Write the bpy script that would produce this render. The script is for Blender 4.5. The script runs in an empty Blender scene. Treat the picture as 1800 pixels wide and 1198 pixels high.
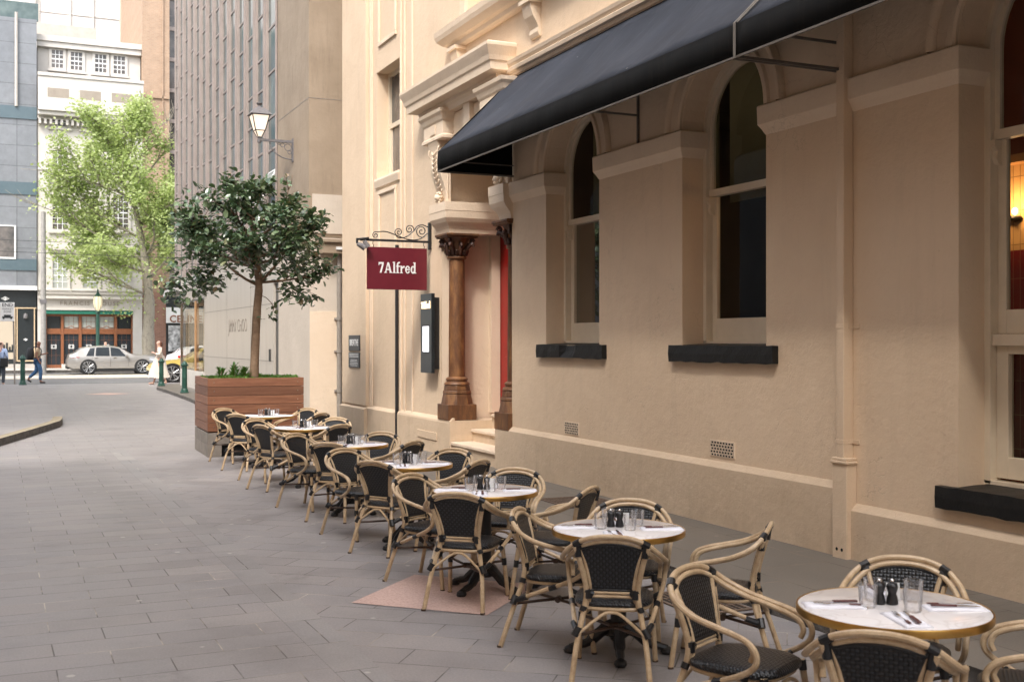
import bpy, bmesh, math, random
from mathutils import Vector, Matrix
random.seed(7)
R = math.radians
SC = bpy.context.scene
COL = SC.collection
EYE = 1.85
CA, SA = math.cos(R(24.35)), math.sin(R(24.35))     # lane axis against the viewing axis

def S(a, b, t):
    t = max(0.0, min(1.0, (t-a)/(b-a))); return t*t*(3-2*t)
def G(y):                                            # gentle crest of the lane before the cross street
    return .14*S(24, 40, y) - .09*S(48.5, 54, y)
def rf(r, f):                                        # right / forward of the photographer -> world
    return (SA*f + CA*r, CA*f - SA*r)

# ------------------------------------------------------------------ materials
MATS = {}
def new_mat(name):
    m = bpy.data.materials.new(name); m.use_nodes = True
    n = m.node_tree.nodes; l = m.node_tree.links
    return m, n, l, n['Principled BSDF']
def setp(b, **k):
    names = {'rough': 'Roughness', 'metal': 'Metallic', 'spec': 'Specular IOR Level', 'trans': 'Transmission Weight', 'coat': 'Coat Weight', 'ior': 'IOR', 'sheen': 'Sheen Weight'}
    for a, v in k.items(): b.inputs[names[a]].default_value = v
def rgba(c): return (c[0], c[1], c[2], 1)
def coords(n, l, kind='Object', scale=(1,1,1), rot=(0,0,0)):
    t = n.new('ShaderNodeTexCoord'); mp = n.new('ShaderNodeMapping')
    mp.inputs['Scale'].default_value = scale; mp.inputs['Rotation'].default_value = rot
    l.new(t.outputs[kind], mp.inputs['Vector']); return mp.outputs['Vector']
def noise(n, l, vec, scale, detail=4, rough=.6):
    t = n.new('ShaderNodeTexNoise'); t.inputs['Scale'].default_value = scale
    t.inputs['Detail'].default_value = detail; t.inputs['Roughness'].default_value = rough
    l.new(vec, t.inputs['Vector']); return t.outputs['Fac']
def ramp(n, l, fac, stops):
    r = n.new('ShaderNodeValToRGB'); e = r.color_ramp.elements
    e[0].position, e[0].color = stops[0][0], rgba(stops[0][1]); e[1].position, e[1].color = stops[-1][0], rgba(stops[-1][1])
    for p, c in stops[1:-1]:
        x = e.new(p); x.color = rgba(c)
    l.new(fac, r.inputs['Fac']); return r.outputs['Color']
def mixc(n, l, fac, a, b, mode='MIX'):
    m = n.new('ShaderNodeMix'); m.data_type = 'RGBA'; m.blend_type = mode
    for s, v in ((m.inputs[0], fac), (m.inputs[6], a), (m.inputs[7], b)):
        if hasattr(v, 'is_output') or isinstance(v, bpy.types.NodeSocket): l.new(v, s)
        else: s.default_value = v if not isinstance(v, tuple) else rgba(v)
    return m.outputs[2]
def math_(n, l, op, a, b=0.0):
    m = n.new('ShaderNodeMath'); m.operation = op
    for s, v in ((m.inputs[0], a), (m.inputs[1], b)):
        if isinstance(v, bpy.types.NodeSocket): l.new(v, s)
        else: s.default_value = v
    return m.outputs[0]
def bump(n, l, h, b, strength=.3, dist=.01, prev=None):
    u = n.new('ShaderNodeBump'); u.inputs['Strength'].default_value = strength; u.inputs['Distance'].default_value = dist
    l.new(h, u.inputs['Height'])
    if prev is not None: l.new(prev, u.inputs['Normal'])
    if b is not None: l.new(u.outputs['Normal'], b.inputs['Normal'])
    return u.outputs['Normal']

def mottled(name, c1, c2, scale=3, rough=.7, bs=.2, bscale=40, bdist=.004, **k):
    """a paint, stone or metal with soft mottling and fine relief"""
    m, n, l, b = new_mat(name); v = coords(n, l)
    f = noise(n, l, v, scale, 6, .65)
    l.new(ramp(n, l, f, [(.3, c1), (.7, c2)]), b.inputs['Base Color'])
    if bs: bump(n, l, noise(n, l, v, bscale, 5), b, bs, bdist)
    setp(b, rough=rough, **k); MATS[name] = m; return m
def stucco(name, c1, c2, streak=.25):
    m, n, l, b = new_mat(name)
    v = coords(n, l); vs = coords(n, l, scale=(6, 6, .7))
    base = ramp(n, l, noise(n, l, v, 1.3, 7, .6), [(.25, c1), (.75, c2)])
    dirty = tuple(x*.72 for x in c1)
    st = ramp(n, l, noise(n, l, vs, 1.0, 5, .7), [(.52, (0,0,0)), (.78, (1,1,1))])
    col = mixc(n, l, math_(n, l, 'MULTIPLY', st, streak), base, dirty)
    spot = ramp(n, l, noise(n, l, v, 46, 2, .4), [(.70, (0,0,0)), (.76, (1,1,1))])
    col = mixc(n, l, math_(n, l, 'MULTIPLY', spot, .22), col, tuple(x*.55 for x in c1))
    l.new(col, b.inputs['Base Color'])
    vc = n.new('ShaderNodeTexVoronoi'); vc.feature = 'DISTANCE_TO_EDGE'; vc.inputs['Scale'].default_value = 1.1
    wv = n.new('ShaderNodeVectorMath'); wv.operation = 'ADD'; nz = n.new('ShaderNodeTexNoise'); nz.inputs['Scale'].default_value = 2.5; nz.inputs['Detail'].default_value = 5
    l.new(v, nz.inputs['Vector']); l.new(v, wv.inputs[0]); l.new(nz.outputs['Color'], wv.inputs[1]); l.new(wv.outputs[0], vc.inputs['Vector'])
    crack = ramp(n, l, vc.outputs['Distance'], [(.0, (1, 1, 1)), (.006, (0, 0, 0))])
    cmask = ramp(n, l, noise(n, l, v, .8, 2, .5), [(.52, (0, 0, 0)), (.60, (1, 1, 1))])
    crack = math_(n, l, 'MULTIPLY', crack, cmask)
    col = mixc(n, l, math_(n, l, 'MULTIPLY', crack, .35), col, tuple(x*.5 for x in c1))
    sp3 = n.new('ShaderNodeSeparateXYZ'); l.new(v, sp3.inputs[0])
    hgt = n.new('ShaderNodeMapRange'); l.new(sp3.outputs['Z'], hgt.inputs[0]); hgt.inputs[1].default_value = .75; hgt.inputs[2].default_value = .05
    gr = math_(n, l, 'MULTIPLY', hgt.outputs[0], ramp(n, l, noise(n, l, v, 3.5, 8, .75), [(.42, (0, 0, 0)), (.7, (1, 1, 1))]))
    col = mixc(n, l, math_(n, l, 'MULTIPLY', gr, .34), col, (.27, .20, .145))
    pm = ramp(n, l, noise(n, l, v, .55, 1, .3), [(.58, (0, 0, 0)), (.60, (1, 1, 1))])
    col = mixc(n, l, math_(n, l, 'MULTIPLY', pm, .16), col, tuple(min(1, x*1.12) for x in c2))
    l.new(col, b.inputs['Base Color'])
    a = bump(n, l, noise(n, l, v, 5, 7, .68), None, .6, .02)
    a = bump(n, l, crack, None, .5, -.004, a)
    a = bump(n, l, pm, None, .12, .01, a)
    bump(n, l, noise(n, l, v, 60, 4, .7), b, .22, .004, a)
    setp(b, rough=.62, spec=.35); MATS[name] = m; return m
def brick(name, c1, c2, cm, bw, rh, mortar=.006, rot=(0,0,0), rough=.75, off=.5, bs=.4, var=.25, uv='Object', bdist=.006):
    m, n, l, b = new_mat(name)
    v = coords(n, l, uv, rot=rot)
    t = n.new('ShaderNodeTexBrick'); l.new(v, t.inputs['Vector'])
    t.offset = off; t.inputs['Scale'].default_value = 1
    t.inputs['Brick Width'].default_value = bw; t.inputs['Row Height'].default_value = rh
    t.inputs['Mortar Size'].default_value = mortar; t.inputs['Mortar Smooth'].default_value = .1; t.inputs['Bias'].default_value = 0
    t.inputs['Color1'].default_value = rgba(c1); t.inputs['Color2'].default_value = rgba(c2); t.inputs['Mortar'].default_value = rgba(cm)
    vv = coords(n, l)
    f = noise(n, l, vv, 2.2, 7, .7)
    col = mixc(n, l, var, t.outputs['Color'], ramp(n, l, f, [(.3, tuple(x*.55 for x in c1)), (.7, tuple(min(1, x*1.5) for x in c2))]))
    l.new(col, b.inputs['Base Color'])
    h = math_(n, l, 'SUBTRACT', math_(n, l, 'MULTIPLY', noise(n, l, vv, 24, 5, .7), .35), t.outputs['Fac'])
    bump(n, l, h, b, bs, bdist); setp(b, rough=rough)
    MATS[name] = m; return m
def paving(name, bw, rh, rot=0.0, warm=1.0, wob=.012, off=.5, dark=1.0):
    """sawn bluestone slabs: each slab its own tone, broken pale joints, scuffs and spots"""
    m, n, l, b = new_mat(name)
    v0 = coords(n, l, rot=(0, 0, rot))
    w = n.new('ShaderNodeTexNoise'); w.inputs['Scale'].default_value = 1.7; w.inputs['Detail'].default_value = 1
    l.new(v0, w.inputs['Vector'])
    vm = n.new('ShaderNodeVectorMath'); vm.operation = 'SCALE'; vm.inputs['Scale'].default_value = wob
    l.new(w.outputs['Color'], vm.inputs[0])
    va = n.new('ShaderNodeVectorMath'); va.operation = 'ADD'; l.new(v0, va.inputs[0]); l.new(vm.outputs[0], va.inputs[1])
    t = n.new('ShaderNodeTexBrick'); l.new(va.outputs[0], t.inputs['Vector'])
    t.offset = off; t.offset_frequency = 2; t.squash = 1.0
    for k, x in (('Scale', 1), ('Brick Width', bw), ('Row Height', rh), ('Mortar Size', .0044), ('Mortar Smooth', .2), ('Bias', 0.0)): t.inputs[k].default_value = x
    t.inputs['Color1'].default_value = (0, 0, 0, 1); t.inputs['Color2'].default_value = (1, 1, 1, 1); t.inputs['Mortar'].default_value = (.5, .5, .5, 1)
    tone = ramp(n, l, t.outputs['Color'], [(0, (.222*warm, .206, .203)), (.35, (.250*warm, .230, .224)), (.7, (.238*warm, .224, .224)), (1, (.275*warm, .252, .242))])
    v = coords(n, l)
    f = noise(n, l, v, 1.1, 8, .7)
    col = mixc(n, l, .55, tone, ramp(n, l, f, [(.3, (.55, .54, .54)), (.5, (1, 1, 1)), (.72, (1.3, 1.25, 1.2))]), 'MULTIPLY')
    grit = noise(n, l, v, 70, 3, .7)
    col = mixc(n, l, .35, col, ramp(n, l, grit, [(.3, (.6, .6, .6)), (.7, (1.35, 1.35, 1.35))]), 'MULTIPLY')
    # joints: mostly dark, in stretches pale lime
    jt = ramp(n, l, noise(n, l, v, 1.6, 3, .6), [(.50, (.07, .062, .056)), (.64, (.46, .40, .33))])
    jm = ramp(n, l, noise(n, l, v, 3.1, 2, .6), [(.30, (.45, .45, .45)), (.5, (1, 1, 1))])
    col = mixc(n, l, math_(n, l, 'MULTIPLY', t.outputs['Fac'], jm), col, jt)
    # gum and lime spots
    vo = n.new('ShaderNodeTexVoronoi'); vo.inputs['Scale'].default_value = 2.3; l.new(v, vo.inputs['Vector'])
    sp = ramp(n, l, vo.outputs['Distance'], [(.045, (1, 1, 1)), (.065, (0, 0, 0))])
    vo2 = n.new('ShaderNodeTexVoronoi'); vo2.inputs['Scale'].default_value = .9; l.new(va.outputs[0], vo2.inputs['Vector'])
    st2 = ramp(n, l, vo2.outputs['Distance'], [(.10, (1, 1, 1)), (.22, (0, 0, 0))])
    st2 = math_(n, l, 'MULTIPLY', st2, ramp(n, l, noise(n, l, v, 7, 5, .7), [(.45, (0, 0, 0)), (.62, (1, 1, 1))]))
    col = mixc(n, l, math_(n, l, 'MULTIPLY', st2, .4), col, (.11, .10, .095))
    col = mixc(n, l, math_(n, l, 'MULTIPLY', sp, .6), col, (.5, .47, .43))
    # dark drag marks
    vs = coords(n, l, scale=(.5, 3.2, 1), rot=(0, 0, .5))
    dk = ramp(n, l, noise(n, l, vs, 1.4, 6, .75), [(.60, (0, 0, 0)), (.72, (1, 1, 1))])
    col = mixc(n, l, math_(n, l, 'MULTIPLY', dk, .45), col, (.09, .085, .082))
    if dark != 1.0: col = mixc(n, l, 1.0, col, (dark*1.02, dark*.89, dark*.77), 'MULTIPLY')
    l.new(col, b.inputs['Base Color'])
    rr = n.new('ShaderNodeMapRange'); l.new(f, rr.inputs[0]); rr.inputs[3].default_value = .38; rr.inputs[4].default_value = .62
    l.new(rr.outputs[0], b.inputs['Roughness'])
    h = math_(n, l, 'SUBTRACT', math_(n, l, 'MULTIPLY', grit, .3), math_(n, l, 'MULTIPLY', t.outputs['Fac'], 1.2))
    bump(n, l, h, b, .4, .004); MATS[name] = m; return m

cream1, cream2 = (.61, .465, .325), (.68, .53, .38)
stucco('stucco', cream1, cream2)
stucco('stucco_trim', (.65, .52, .385), (.71, .58, .445), .15)
stucco('plinth_render', (.53, .405, .28), (.59, .46, .33), .35)
stucco('neighbour_stone', (.26, .20, .14), (.35, .275, .20), .55)
stucco('white_render', (.60, .56, .50), (.67, .63, .57), .3)
stucco('painted_panel', (.50, .435, .36), (.56, .49, .41), .2)
mottled('window_paint', (.60, .51, .385), (.66, .565, .435), 6, .45, .1)
mottled('black_sill', (.006, .006, .006), (.014, .013, .012), 9, .5, .6, 40, .005, spec=.3)
paving('bluestone_rows', .62, .30, 0)
paving('bluestone_diagonal', .62, .31, R(38), 1.0)
paving('bluestone_band', .62, .62, 0, .98, .004)
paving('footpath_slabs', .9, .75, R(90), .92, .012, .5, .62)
mottled('kerb_stone', (.05, .045, .04), (.13, .115, .10), 7, .85, .9, 18, .03)
mottled('kerb_top', (.24, .20, .14), (.36, .30, .20), 5, .8, .5, 30, .01)
mottled('asphalt', (.11, .105, .10), (.15, .145, .14), 2, .85, .4, 60)
mottled('pale_concrete', (.36, .33, .30), (.46, .43, .39), 2, .8, .2)
mottled('yellow_line', (.62, .46, .16), (.72, .56, .24), 8, .7, 0)
mottled('white_line', (.6, .6, .6), (.75, .75, .75), 8, .7, 0)
mottled('pink_granite', (.38, .245, .205), (.60, .43, .37), 60, .6, .3, 80, .002)
mottled('rusty_grate', (.10, .065, .045), (.19, .13, .09), 20, .7, .4)
mottled('dark_hole', (.004, .004, .004), (.006, .006, .006), 5, .9, 0)
mottled('brass', (.52, .31, .09), (.62, .39, .13), 12, .3, .05, metal=1.0)
mottled('black_iron', (.010, .010, .011), (.022, .021, .021), 20, .42, .3, 60, .002)
mottled('rim_metal', (.30, .30, .30), (.40, .40, .40), 10, .35, 0, metal=.5)
mottled('chrome', (.75, .75, .75), (.85, .85, .85), 10, .15, 0, metal=1.0)
mottled('napkin', (.74, .74, .80), (.82, .82, .87), 8, .85, .3, 50, .003)
mottled('knife_handle', (.07, .02, .022), (.13, .045, .04), 50, .35, 0)
mottled('maroon', (.10, .006, .014), (.125, .009, .018), 3, .45, .05)
mottled('sign_white', (.66, .66, .65), (.72, .72, .71), 3, .5, 0)
mottled('red_door', (.26, .004, .004), (.32, .007, .006), 3, .35, .05)
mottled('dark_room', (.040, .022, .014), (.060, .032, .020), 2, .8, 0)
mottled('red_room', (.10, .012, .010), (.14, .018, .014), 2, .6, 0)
mottled('green_paint', (.012, .055, .038), (.02, .075, .052), 10, .4, .2)
mottled('green_strip', (.01, .12, .08), (.015, .15, .10), 5, .6, 0)
mottled('lamp_iron', (.10, .095, .10), (.17, .16, .16), 30, .6, .3)
mottled('timber_orange', (.17, .060, .024), (.26, .098, .042), 8, .45, .1)
mottled('shop_black', (.012, .016, .018), (.02, .025, .027), 6, .3, 0)
mottled('shop_warm', (.45, .33, .20), (.60, .46, .30), 2, .6, 0)
mottled('shop_wood', (.42, .23, .10), (.52, .30, .14), 6, .5, 0)
mottled('pale_stone', (.47, .44, .40), (.54, .51, .47), 1.2, .75, .15)
mottled('white_tower', (.72, .70, .68), (.80, .78, .76), .4, .6, 0)
mottled('teal_band', (.07, .105, .125), (.09, .13, .15), 2, .3, 0)
mottled('pole_concrete', (.22, .21, .195), (.33, .315, .295), 6, .8, .4)
mottled('soil', (.03, .022, .015), (.06, .045, .03), 20, .95, .8, 40, .02)
mottled('fin_metal', (.28, .23, .205), (.36, .30, .27), 2, .55, .1)
mottled('pipe_metal', (.20, .175, .15), (.27, .24, .21), 5, .5, .3)
mottled('awning_frame', (.09, .078, .066), (.13, .115, .10), 5, .6, .2)
mottled('rubber', (.012, .012, .012), (.02, .02, .02), 20, .8, 0)
mottled('silver_paint', (.36, .345, .325), (.40, .385, .365), 2, .3, 0, metal=.6, coat=.6)
mottled('yellow_paint', (.60, .46, .12), (.66, .51, .15), 2, .3, 0, coat=.5)
mottled('white_paint', (.76, .77, .79), (.80, .81, .83), 2, .3, 0, coat=.5)
mottled('red_lens', (.45, .01, .008), (.55, .02, .012), 5, .2, 0)
mottled('skin_tan', (.24, .11, .07), (.28, .14, .09), 5, .5, 0)
mottled('skin_fair', (.55, .33, .24), (.60, .37, .28), 5, .5, 0)
mottled('hair_dark', (.015, .012, .010), (.03, .022, .018), 30, .5, .3)
mottled('hair_brown', (.10, .04, .025), (.15, .06, .035), 30, .5, .3)
mottled('tan_shirt', (.42, .31, .20), (.48, .36, .24), 10, .9, .3)
mottled('denim', (.03, .08, .17), (.06, .14, .27), 10, .9, .3)
mottled('cream_cloth', (.68, .60, .50), (.76, .69, .60), 6, .9, .3)
mottled('blue_shirt', (.40, .50, .72), (.46, .56, .78), 10, .9, .3)
mottled('grey_trousers', (.05, .06, .075), (.07, .08, .095), 10, .9, .3)
mottled('black_bag', (.010, .010, .012), (.018, .018, .02), 10, .7, .3)
mottled('shoe_dark', (.02, .02, .02), (.035, .03, .03), 10, .6, 0)
mottled('grey_timber', (.15, .13, .11), (.24, .21, .18), 5, .75, .3)
mottled('plaque', (.035, .035, .035), (.05, .05, .05), 5, .45, 0)
mottled('steel_band', (.20, .25, .30), (.26, .31, .36), 12, .35, .1, metal=.3)
mottled('grey_soffit', (.42, .40, .38), (.5, .48, .46), 2, .6, 0)
brick('brown_brick', (.30, .195, .125), (.36, .24, .16), (.34, .27, .21), .24, .086, .012, rot=(R(90),0,0))
brick('red_brick', (.20, .09, .06), (.26, .13, .09), (.25, .18, .14), .24, .086, .012, rot=(R(90),0,0))
brick('granite_panels', (.15, .16, .175), (.19, .20, .215), (.07, .075, .08), 3.1, 1.25, .02, rot=(R(90),0,0), off=0, rough=.4, bs=.1)
brick('concrete_panels', (.60, .58, .56), (.66, .64, .62), (.4, .39, .38), 2.6, 2.0, .02, rot=(R(90),0,0), off=0)
brick('stone_courses', (.44, .36, .275), (.47, .385, .295), (.33, .26, .19), 60, 1.95, .012, rot=(R(90),0,R(0)), off=0, bs=.2)
brick('tile_cream', (.62, .40, .18), (.68, .46, .22), (.20, .12, .06), .075, .30, .004, off=0, uv='UV', rough=.25)
brick('tile_red', (.16, .008, .008), (.20, .012, .010), (.30, .12, .06), .075, .30, .004, off=0, uv='UV', rough=.25)

def mk_marble():
    m, n, l, b = new_mat('marble_top'); v = coords(n, l)
    w = n.new('ShaderNodeTexNoise'); w.inputs['Scale'].default_value = 3; w.inputs['Detail'].default_value = 9; w.inputs['Distortion'].default_value = 1.4
    l.new(v, w.inputs['Vector'])
    l.new(ramp(n, l, w.outputs['Fac'], [(.3, (.80, .77, .76)), (.47, (.85, .82, .81)), (.5, (.74, .70, .68)), (.53, (.85, .82, .81)), (.8, (.87, .85, .84))]), b.inputs['Base Color'])
    setp(b, rough=.16, coat=.3); MATS['marble_top'] = m
    m, n, l, b = new_mat('cladding_marble'); v = coords(n, l, scale=(1, 1, .12))
    f = noise(n, l, v, 2.2, 6, .6)
    l.new(ramp(n, l, f, [(.25, (.40, .355, .30)), (.5, (.48, .435, .375)), (.75, (.44, .395, .34))]), b.inputs['Base Color'])
    setp(b, rough=.28); MATS['cladding_marble'] = m
mk_marble()
def mk_rattan():
    m, n, l, b = new_mat('rattan'); v = coords(n, l, scale=(1, 1, 1))
    f = noise(n, l, v, 14, 5, .6)
    g = noise(n, l, v, 160, 3, .6)
    c = ramp(n, l, f, [(.25, (.33, .225, .13)), (.5, (.48, .35, .215)), (.75, (.60, .465, .31))])
    c = mixc(n, l, .35, c, ramp(n, l, g, [(.3, (.7, .68, .62)), (.7, (1.2, 1.2, 1.2))]), 'MULTIPLY')
    l.new(c, b.inputs['Base Color']); setp(b, rough=.42, coat=.15)
    bump(n, l, g, b, .12, .002); MATS['rattan'] = m
    # plastic wicker: over-under strands from the UVs
    m, n, l, b = new_mat('weave'); t = n.new('ShaderNodeTexCoord')
    s = n.new('ShaderNodeSeparateXYZ'); l.new(t.outputs['UV'], s.inputs[0])
    def tri(sock, f, ph=0.0):
        a = math_(n, l, 'MULTIPLY', sock, f); a = math_(n, l, 'ADD', a, ph)
        return math_(n, l, 'ABSOLUTE', math_(n, l, 'SINE', math_(n, l, 'MULTIPLY', a, math.pi)))
    F = 1/.0165
    u, w_ = tri(s.outputs['X'], F), tri(s.outputs['Y'], F)
    ck = n.new('ShaderNodeTexChecker'); ck.inputs['Scale'].default_value = F
    ck.inputs['Color1'].default_value = (0, 0, 0, 1); ck.inputs['Color2'].default_value = (1, 1, 1, 1)
    l.new(t.outputs['UV'], ck.inputs['Vector'])
    mm = n.new('ShaderNodeMix'); mm.data_type = 'FLOAT'; l.new(ck.outputs['Fac'], mm.inputs[0])
    hu = math_(n, l, 'MULTIPLY', u, math_(n, l, 'POWER', w_, .35)); hw = math_(n, l, 'MULTIPLY', w_, math_(n, l, 'POWER', u, .35))
    l.new(math_(n, l, 'MULTIPLY', hu, .62), mm.inputs[2]); l.new(hw, mm.inputs[3])
    c = ramp(n, l, mm.outputs[0], [(.08, (.002, .002, .002)), (.45, (.009, .010, .012)), (.9, (.034, .038, .045))])  # gaps darkened and strand crests given grey-blue highlights in the colour
    l.new(c, b.inputs['Base Color']); setp(b, rough=.30, spec=.45)
    bump(n, l, mm.outputs[0], b, .9, .004); MATS['weave'] = m
mk_rattan()
mottled('binding', (.006, .006, .007), (.015, .016, .018), 30, .35, .5, 150, .002)
mottled('dark_cane', (.05, .028, .018), (.09, .052, .034), 20, .5, .2)

def mk_canvas():
    m, n, l, b = new_mat('awning_canvas'); v = coords(n, l); vs = coords(n, l, scale=(2, 9, 2))
    f = noise(n, l, v, 1.2, 6, .65); g = noise(n, l, vs, 1.4, 5, .7)
    c = ramp(n, l, f, [(.3, (.017, .020, .028)), (.7, (.034, .039, .053))])  # blue-grey sheen of the sky is put into the canopy colour
    c = mixc(n, l, math_(n, l, 'MULTIPLY', ramp(n, l, g, [(.5, (0,0,0)), (.75, (1,1,1))]), .5), c, (.055, .061, .074))
    vo = n.new('ShaderNodeTexVoronoi'); vo.inputs['Scale'].default_value = 2.6; l.new(v, vo.inputs['Vector'])
    sp = ramp(n, l, vo.outputs['Distance'], [(.02, (1, 1, 1)), (.035, (0, 0, 0))])
    c = mixc(n, l, math_(n, l, 'MULTIPLY', sp, .7), c, (.35, .34, .32))
    l.new(c, b.inputs['Base Color']); setp(b, rough=.75, spec=.2)
    bump(n, l, noise(n, l, v, 180, 2), b, .15, .002); MATS['awning_canvas'] = m
    m, n, l, b = new_mat('valance_canvas'); vs = coords(n, l, scale=(9, 9, .8))
    g = noise(n, l, vs, 1.6, 5, .7)
    l.new(ramp(n, l, g, [(.35, (.002, .002, .002)), (.6, (.004, .0035, .003)), (.8, (.012, .010, .008))]), b.inputs['Base Color'])
    setp(b, rough=.8, spec=.15); MATS['valance_canvas'] = m
mk_canvas()
def mk_wood():
    for name, c in (('planter_wood', [(.2, (.105, .040, .020)), (.5, (.17, .070, .036)), (.8, (.25, .115, .062))]),
                    ('bark', [(.25, (.14, .085, .05)), (.55, (.24, .155, .095)), (.8, (.34, .24, .16))]),
                    ('brown_column', [(.25, (.045, .018, .009)), (.5, (.105, .045, .018)), (.72, (.24, .115, .040))])):
        m, n, l, b = new_mat(name)
        sc = {'planter_wood': (1.2, 1.2, 14), 'bark': (5, 5, 9), 'brown_column': (5, 5, 1.6)}[name]
        v = coords(n, l, scale=sc); f = noise(n, l, v, 1.8, 8, .7)
        o = n.new('ShaderNodeObjectInfo')
        c0 = ramp(n, l, f, c)
        hs = n.new('ShaderNodeHueSaturation'); l.new(c0, hs.inputs['Color'])
        mr = n.new('ShaderNodeMapRange'); l.new(o.outputs['Random'], mr.inputs[0]); mr.inputs[3].default_value = .75; mr.inputs[4].default_value = 1.3
        l.new(mr.outputs[0], hs.inputs['Value']); l.new(hs.outputs[0], b.inputs['Base Color'])
        setp(b, rough=.5 if name != 'bark' else .85)
        bump(n, l, noise(n, l, v, 6, 6, .7), b, .35 if name != 'bark' else .8, .006); MATS[name] = m
    m, n, l, b = new_mat('plane_bark'); v = coords(n, l, scale=(1, 1, .6))
    vo = n.new('ShaderNodeTexVoronoi'); vo.inputs['Scale'].default_value = 4; l.new(v, vo.inputs['Vector'])
    l.new(ramp(n, l, noise(n, l, v, 4, 5), [(.3, (.14, .12, .09)), (.5, (.28, .25, .20)), (.7, (.18, .16, .115))]), b.inputs['Base Color'])
    setp(b, rough=.8); MATS['plane_bark'] = m
mk_wood()
def leaf_mat(name, stops, rough=.4, transl=.3, tcol=(.3, .5, .05), spec=.5):
    m, n, l, b = new_mat(name)
    a = n.new('ShaderNodeAttribute'); a.attribute_name = 'tone'
    c = ramp(n, l, a.outputs['Fac'], stops)
    l.new(c, b.inputs['Base Color']); setp(b, rough=rough, spec=spec)
    t = n.new('ShaderNodeBsdfTranslucent'); t.inputs['Color'].default_value = rgba(tcol)
    mx = n.new('ShaderNodeMixShader'); mx.inputs[0].default_value = transl
    l.new(b.outputs[0], mx.inputs[1]); l.new(t.outputs[0], mx.inputs[2])
    l.new(mx.outputs[0], n['Material Output'].inputs['Surface']); MATS[name] = m
leaf_mat('ficus_leaf', [(0, (.030, .060, .032)), (.5, (.088, .135, .075)), (.82, (.15, .21, .11)), (1, (.20, .14, .08))], .24, .08, (.12, .22, .05), .8)
leaf_mat('plane_leaf', [(0, (.13, .19, .06)), (.45, (.37, .44, .19)), (1, (.54, .60, .32))], .5, .5, (.50, .60, .22))
leaf_mat('groundcover_leaf', [(0, (.02, .07, .012)), (.6, (.06, .15, .02)), (1, (.13, .26, .04))], .5, .25, (.2, .4, .04))

def glassy(name, tint, gl=.12, rough=.02, top=.9):
    """window glass: mirror by Fresnel over clear or tinted transmission"""
    m, n, l, b = new_mat(name); n.remove(b)
    g = n.new('ShaderNodeBsdfGlossy'); g.inputs['Roughness'].default_value = rough
    t = n.new('ShaderNodeBsdfTransparent'); t.inputs['Color'].default_value = rgba(tint)
    lw = n.new('ShaderNodeLayerWeight'); lw.inputs['Blend'].default_value = gl
    mr = n.new('ShaderNodeMapRange'); l.new(lw.outputs['Fresnel'], mr.inputs[0]); mr.inputs[3].default_value = .045; mr.inputs[4].default_value = top
    mx = n.new('ShaderNodeMixShader'); l.new(mr.outputs[0], mx.inputs[0]); l.new(t.outputs[0], mx.inputs[1]); l.new(g.outputs[0], mx.inputs[2])
    l.new(mx.outputs[0], n['Material Output'].inputs['Surface']); MATS[name] = m
glassy('pane_glass', (.72, .70, .64), .12, .02, .38); glassy('shop_glass', (.92, .92, .9), .12, .02, .5); glassy('tumbler_glass', (.995, .995, .998), .30, .05, .6)
def dark_glass(name, c1, c2, rough=.08, var=.35):
    m, n, l, b = new_mat(name); v = coords(n, l)
    l.new(ramp(n, l, noise(n, l, v, var, 3), [(.35, c1), (.65, c2)]), b.inputs['Base Color']); setp(b, rough=rough, spec=.45); MATS[name] = m
dark_glass('tower_glass', (.055, .085, .085), (.13, .17, .16), .1, .9)
dark_glass('house_glass', (.045, .045, .045), (.15, .13, .12), .12, 1.2)
dark_glass('curtain_glass', (.30, .32, .30), (.40, .41, .38), .3, 1.2)
dark_glass('car_glass', (.02, .025, .03), (.05, .06, .07), .05)
dark_glass('black_panel', (.02, .026, .032), (.032, .038, .046), .25)
dark_glass('poster', (.10, .10, .10), (.62, .62, .62), .3, 3)
def emis(name, c, s, base=(.8,.8,.8)):
    m, n, l, b = new_mat(name); b.inputs['Base Color'].default_value = rgba(base)
    b.inputs['Emission Color'].default_value = rgba(c); b.inputs['Emission Strength'].default_value = s; MATS[name] = m
emis('lantern_glow', (1, .78, .58), .33, (.35, .33, .3)); emis('screen', (.86, .90, 1), .4); emis('sign_glow', (1, .70, .36), .8)
emis('downlight', (1, .78, .55), 5); emis('bulb_warm', (1, .6, .28), 5); emis('street_lantern', (1, .80, .52), .28, (.3, .27, .2)); emis('shop_window_glow', (1, .74, .5), .08, (.28, .25, .2))
emis('interior_glow', (1, .66, .36), .42, (.55, .36, .2))  # shop back wall glows by itself, standing in for the shop's lighting

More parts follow.
